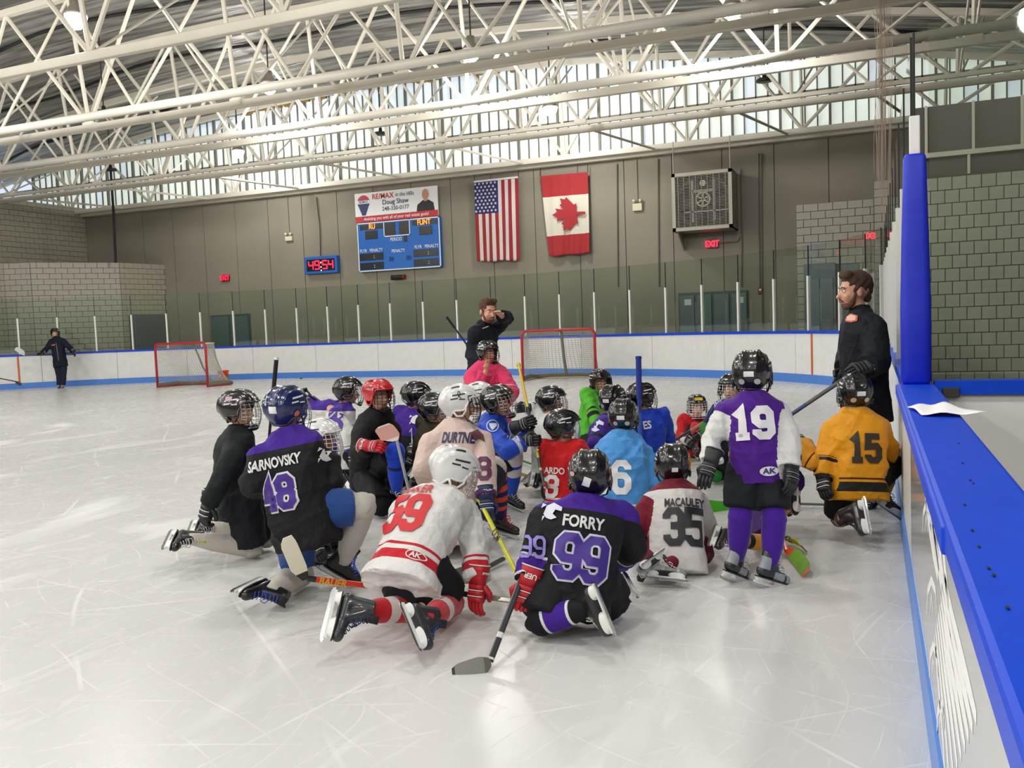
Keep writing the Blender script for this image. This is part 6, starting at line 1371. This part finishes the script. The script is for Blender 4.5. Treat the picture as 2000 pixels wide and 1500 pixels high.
person(dict(label='bearded man in navy jacket standing at the back, one hand raised to the face', S=1.85, bvox=.0085, hc=(953, 606, 11.5), ha=148, a=125, hs=1.25, nod=.15, pel=(940, 738, 11.6), neck=(945, 634, 11.6), sh_r=(930, 650, 11.4), sh_l=(966, 645, 11.9), el_l=(990, 622, 11.8), wr_l=(979, 617, 11.5), hd_l=(970, 606, 11.35), el_r=(922, 690, 11.6), wr_r=(930, 725, 11.8), legs='stand', pstyle='long', bare='lr',
    kn_l=(958, 790, 11.6), kn_r=(940, 790, 11.5), an_l=('z', 962, 866, .14), an_r=('z', 940, 868, .14), toe_l=('z', 968, 876, .06), toe_r=('z', 948, 878, .06), pants='12141d', sock={'c': ('12141d', [])}, eyes=True, face_detail=True, hair=True, beard=True, hairc='5a3c28', skin='d09a82', glove={},
    jersey=dict(c='131722', hunch=0, name='jacket', hang=.14, collar=True, w=.85, sr=.95, prints=[('badge', stroke([(-.04, -.01), (.04, .015)], .012), 'c8ccd4', (948, 640, 11.5), 0, 0, .006)])))
person(dict(label='person in navy tracksuit and black helmet standing alone far left by the boards', S=1.85, hc=(108, 650, 30), ha=185, a=165, hs=1.15, pel=(117, 704, 30), neck=(111, 663, 30), sh_r=(101, 667, 30), sh_l=(123, 666, 30), el_r=(91, 681, 29.8), wr_r=(82, 690, 29.6), hd_r=(68, 692, 29.5), el_l=(136, 679, 30), wr_l=(144, 688, 29.8), hd_l=(149, 698, 29.8), legs='stand', pstyle='long',
    kn_l=(124, 730, 30), kn_r=(115, 730, 30), an_l=(123, 753, 30), an_r=(116, 753, 30), toe_l=(121, 756, 29.7), toe_r=(111, 756, 29.7), pants='191d2c', sock={'c': ('191d2c', [])}, eyes=True, skin='d6a084', helmet=dict(color='black', face='none', back=False), glove=dict(c='16161a'),
    jersey=dict(c='161828', hunch=0, name='jacket', hang=.12, w=.85, sr=.9, vox=.014, prints=[('badge', stroke([(-.05, 0), (.05, .01)], .04), 'c85a50', 'front', .05, .72, .006), ('zip', stroke([(0, -.3), (0, .3)], .012), '8a8c92', 'front', 0, .5, .005)])))

# ================================================================ STICKS
stick('black stick with dark grip standing up behind the navy helmet', (540, 700, 6.9), ('z', 508, 1045, .04), ('z', 496, 1078, .03), c='17181b', blade='3a3d3a', tape='3c3f3a', tipc='b8cc3a', grip=('141416', .3))
stick('red and black stick with white taped blade in front of the navy blue shorts', (790, 1152, 5.15), (600, 1130, 4.8), (570, 1052, 4.7), c='1a1a1c', segs=[('d8351f', .0, .62), ('1b1b1c', 0, .08)], blade='1d1d1f', tape='d8d2bc', tipc='d8d2bc', words=[('BAUER', .055, .24, 'd8a83a', -1)], bh=.085, bup=1)
stick('black stick with grey taped blade resting on the ice in the foreground', (1032, 1095, 4.62), (958, 1290, 4.1), (884, 1302, 4.05), c='26282c', segs=[('c8c8c8', .0, .02), ('d0d0d2', .2, .25), ('26282c', .25, 1)], blade='5a5852', tape='7e7c74', tipc='2a2a2a', bh=.095, bup=1)
stick('bright yellow stick held by the navy glove and running behind the red glove', (935, 975, 6.1), (1025, 1150, 4.75), (1060, 1180, 4.7), c='dde01e', words=[('CCM', .07, .52, '1a1a1a', 1)], blade='d8dc2a')
stick('black stick with tan tape held across between the two red gloves', (868, 1155, 4.95), (1040, 1178, 4.75), (1080, 1190, 4.7), c='26241f', segs=[('8f8878', .2, .62)], blade='3a3a3a')
stick('yellow and black stick held upright by the child in royal blue', (1013, 712, 7.5), (1062, 945, 6.9), ('z', 1095, 978, .03), c='c9c834', segs=[('1b1c1a', .0, .62), ('b8c43a', .1, .3), ('d8b02c', .66, .95), ('1b1c1a', .12, .2)], knob='d8b030', blade='a8303a', words=[('CCM', .05, .3, 'e8e8c0', 1)])
stick('blue stick held upright in front of the black helmet at the back', (1247, 698, 7.7), (1250, 880, 7.6), (1262, 900, 7.4), c='1f56b0', segs=[('1a2a7a', .4, 1)], grip=('1d2f86', .45), knob='1d2f86', blade='1f3f8a', w=.045)
stick('dark blue stick held low by the bearded man beside the boards', (1672, 724, 6.62), (1500, 840, 6.9), (1480, 870, 6.9), c='1c2d5e', segs=[('4a4c48', .45, .8), ('20222a', .8, 1)], blade='222222')
stick('brown wooden stick held across by the child in the winged wheel jersey', (1387, 817, 9.3), (1305, 868, 9.6), ('z', 1290, 884, .04), c='3a2026', segs=[('9a7a62', .55, 1)], knob='b89a80', blade='222222', w=.04)
stick('stick with bright green blade lying behind the number 35 and 19 jerseys', ('z', 1560, 985, .05), ('z', 1432, 985, .04), ('z', 1378, 990, .05), c='303236', blade='54c22c', tape='54c22c', tipc='2c3230', knob='303236', bh=.09, bup=1)
stick('stick with orange and green taped blade beside the right skate of number 19', (1512, 985, 6.0), ('z', 1535, 1075, .04), ('z', 1584, 1122, .02), c='e0542c', segs=[('e8502c', 0, .3)], blade='e8502c', tape='6ea02c', tipc='e8604c', bh=.085, bup=1)
stick('yellow bladed stick lying on the ice between number 19 and number 15', ('z', 1490, 1030, .06), ('z', 1548, 1058, .03), ('z', 1582, 1068, .05), c='c8cc20', blade='ccd420', tape='c8cc20', tipc='22241c', words=[('CCM', .05, .1, '22241c', -1)], knob='c8cc20')
stick('thin grey stick shaft lying on the ice left of the number 15 jersey', ('z', 1630, 986, .03), ('z', 1500, 982, .04), ('z', 1480, 984, .04), c='6a6a6c', blade='333333', knob='6a6a6c', w=.024)
stick('navy stick held over the shoulder of the man at the back', (873, 620, 11.4), (946, 720, 11.7), (965, 745, 11.8), c='1a2350', segs=[('22252c', .0, .5)], grip=('181c30', .2), knob='15161c', blade='222222')
stick('long stick held level behind the back of the far left person', (148, 692, 30.3), (48, 694, 29.6), (29, 682, 29.4), c='55504c', blade='d8d8d4', tape='dcdcd8', tipc='dcdcd8', bh=.16, w=.05)
stick('dark stick lying at the far left edge of the ice', (-30, 733, 29.5), (30, 745, 29.5), (42, 748, 29.5), c='4a4648', blade='3a3a3a', w=.05, bh=.1)
stick('stick with dark taped blade lying right of the number 59 jersey', ('z', 985, 1090, .04), ('z', 945, 1112, .03), ('z', 868, 1128, .05), c='2c2a26', blade='35332c', tape='3a372f', tipc='7a5a48', bh=.1)
stick('green stick shaft lying on the ice behind the royal blue sock', ('z', 1000, 893, .05), ('z', 1065, 915, .04), ('z', 1080, 925, .04), c='2c8a50', blade='2c8a50', knob='2c8a50')
stick('orange yellow stick shaft lying on the ice right of the royal blue sock', ('z', 990, 918, .05), ('z', 1052, 935, .04), ('z', 1072, 942, .04), c='d8a428', blade='333333', words=[('CCM', .05, .4, '332a1a', 1)])
stick('stick with pink and white taped blade raised in front of the red helmet child', (800, 965, 7.2), (775, 860, 7.15), (763, 826, 7.2), c='b0b4bc', blade='d8d0c8', tape='c89488', tipc='d8d0c8', bh=.15, bup=1, knob='9a2a30')
stick('dark stick held at arm’s length by the child in the white and purple jersey'.replace('’', "'"), (598, 770, 8.7), (640, 792, 8.95), (655, 800, 9.0), c='2a1c24', blade='222222')
# ================================================================ scale the survey units to metres
for o in list(COL.objects):
    if o.parent is None and o.type != 'CAMERA':
        o.matrix_basis = Matrix.Scale(K, 4) @ o.matrix_basis
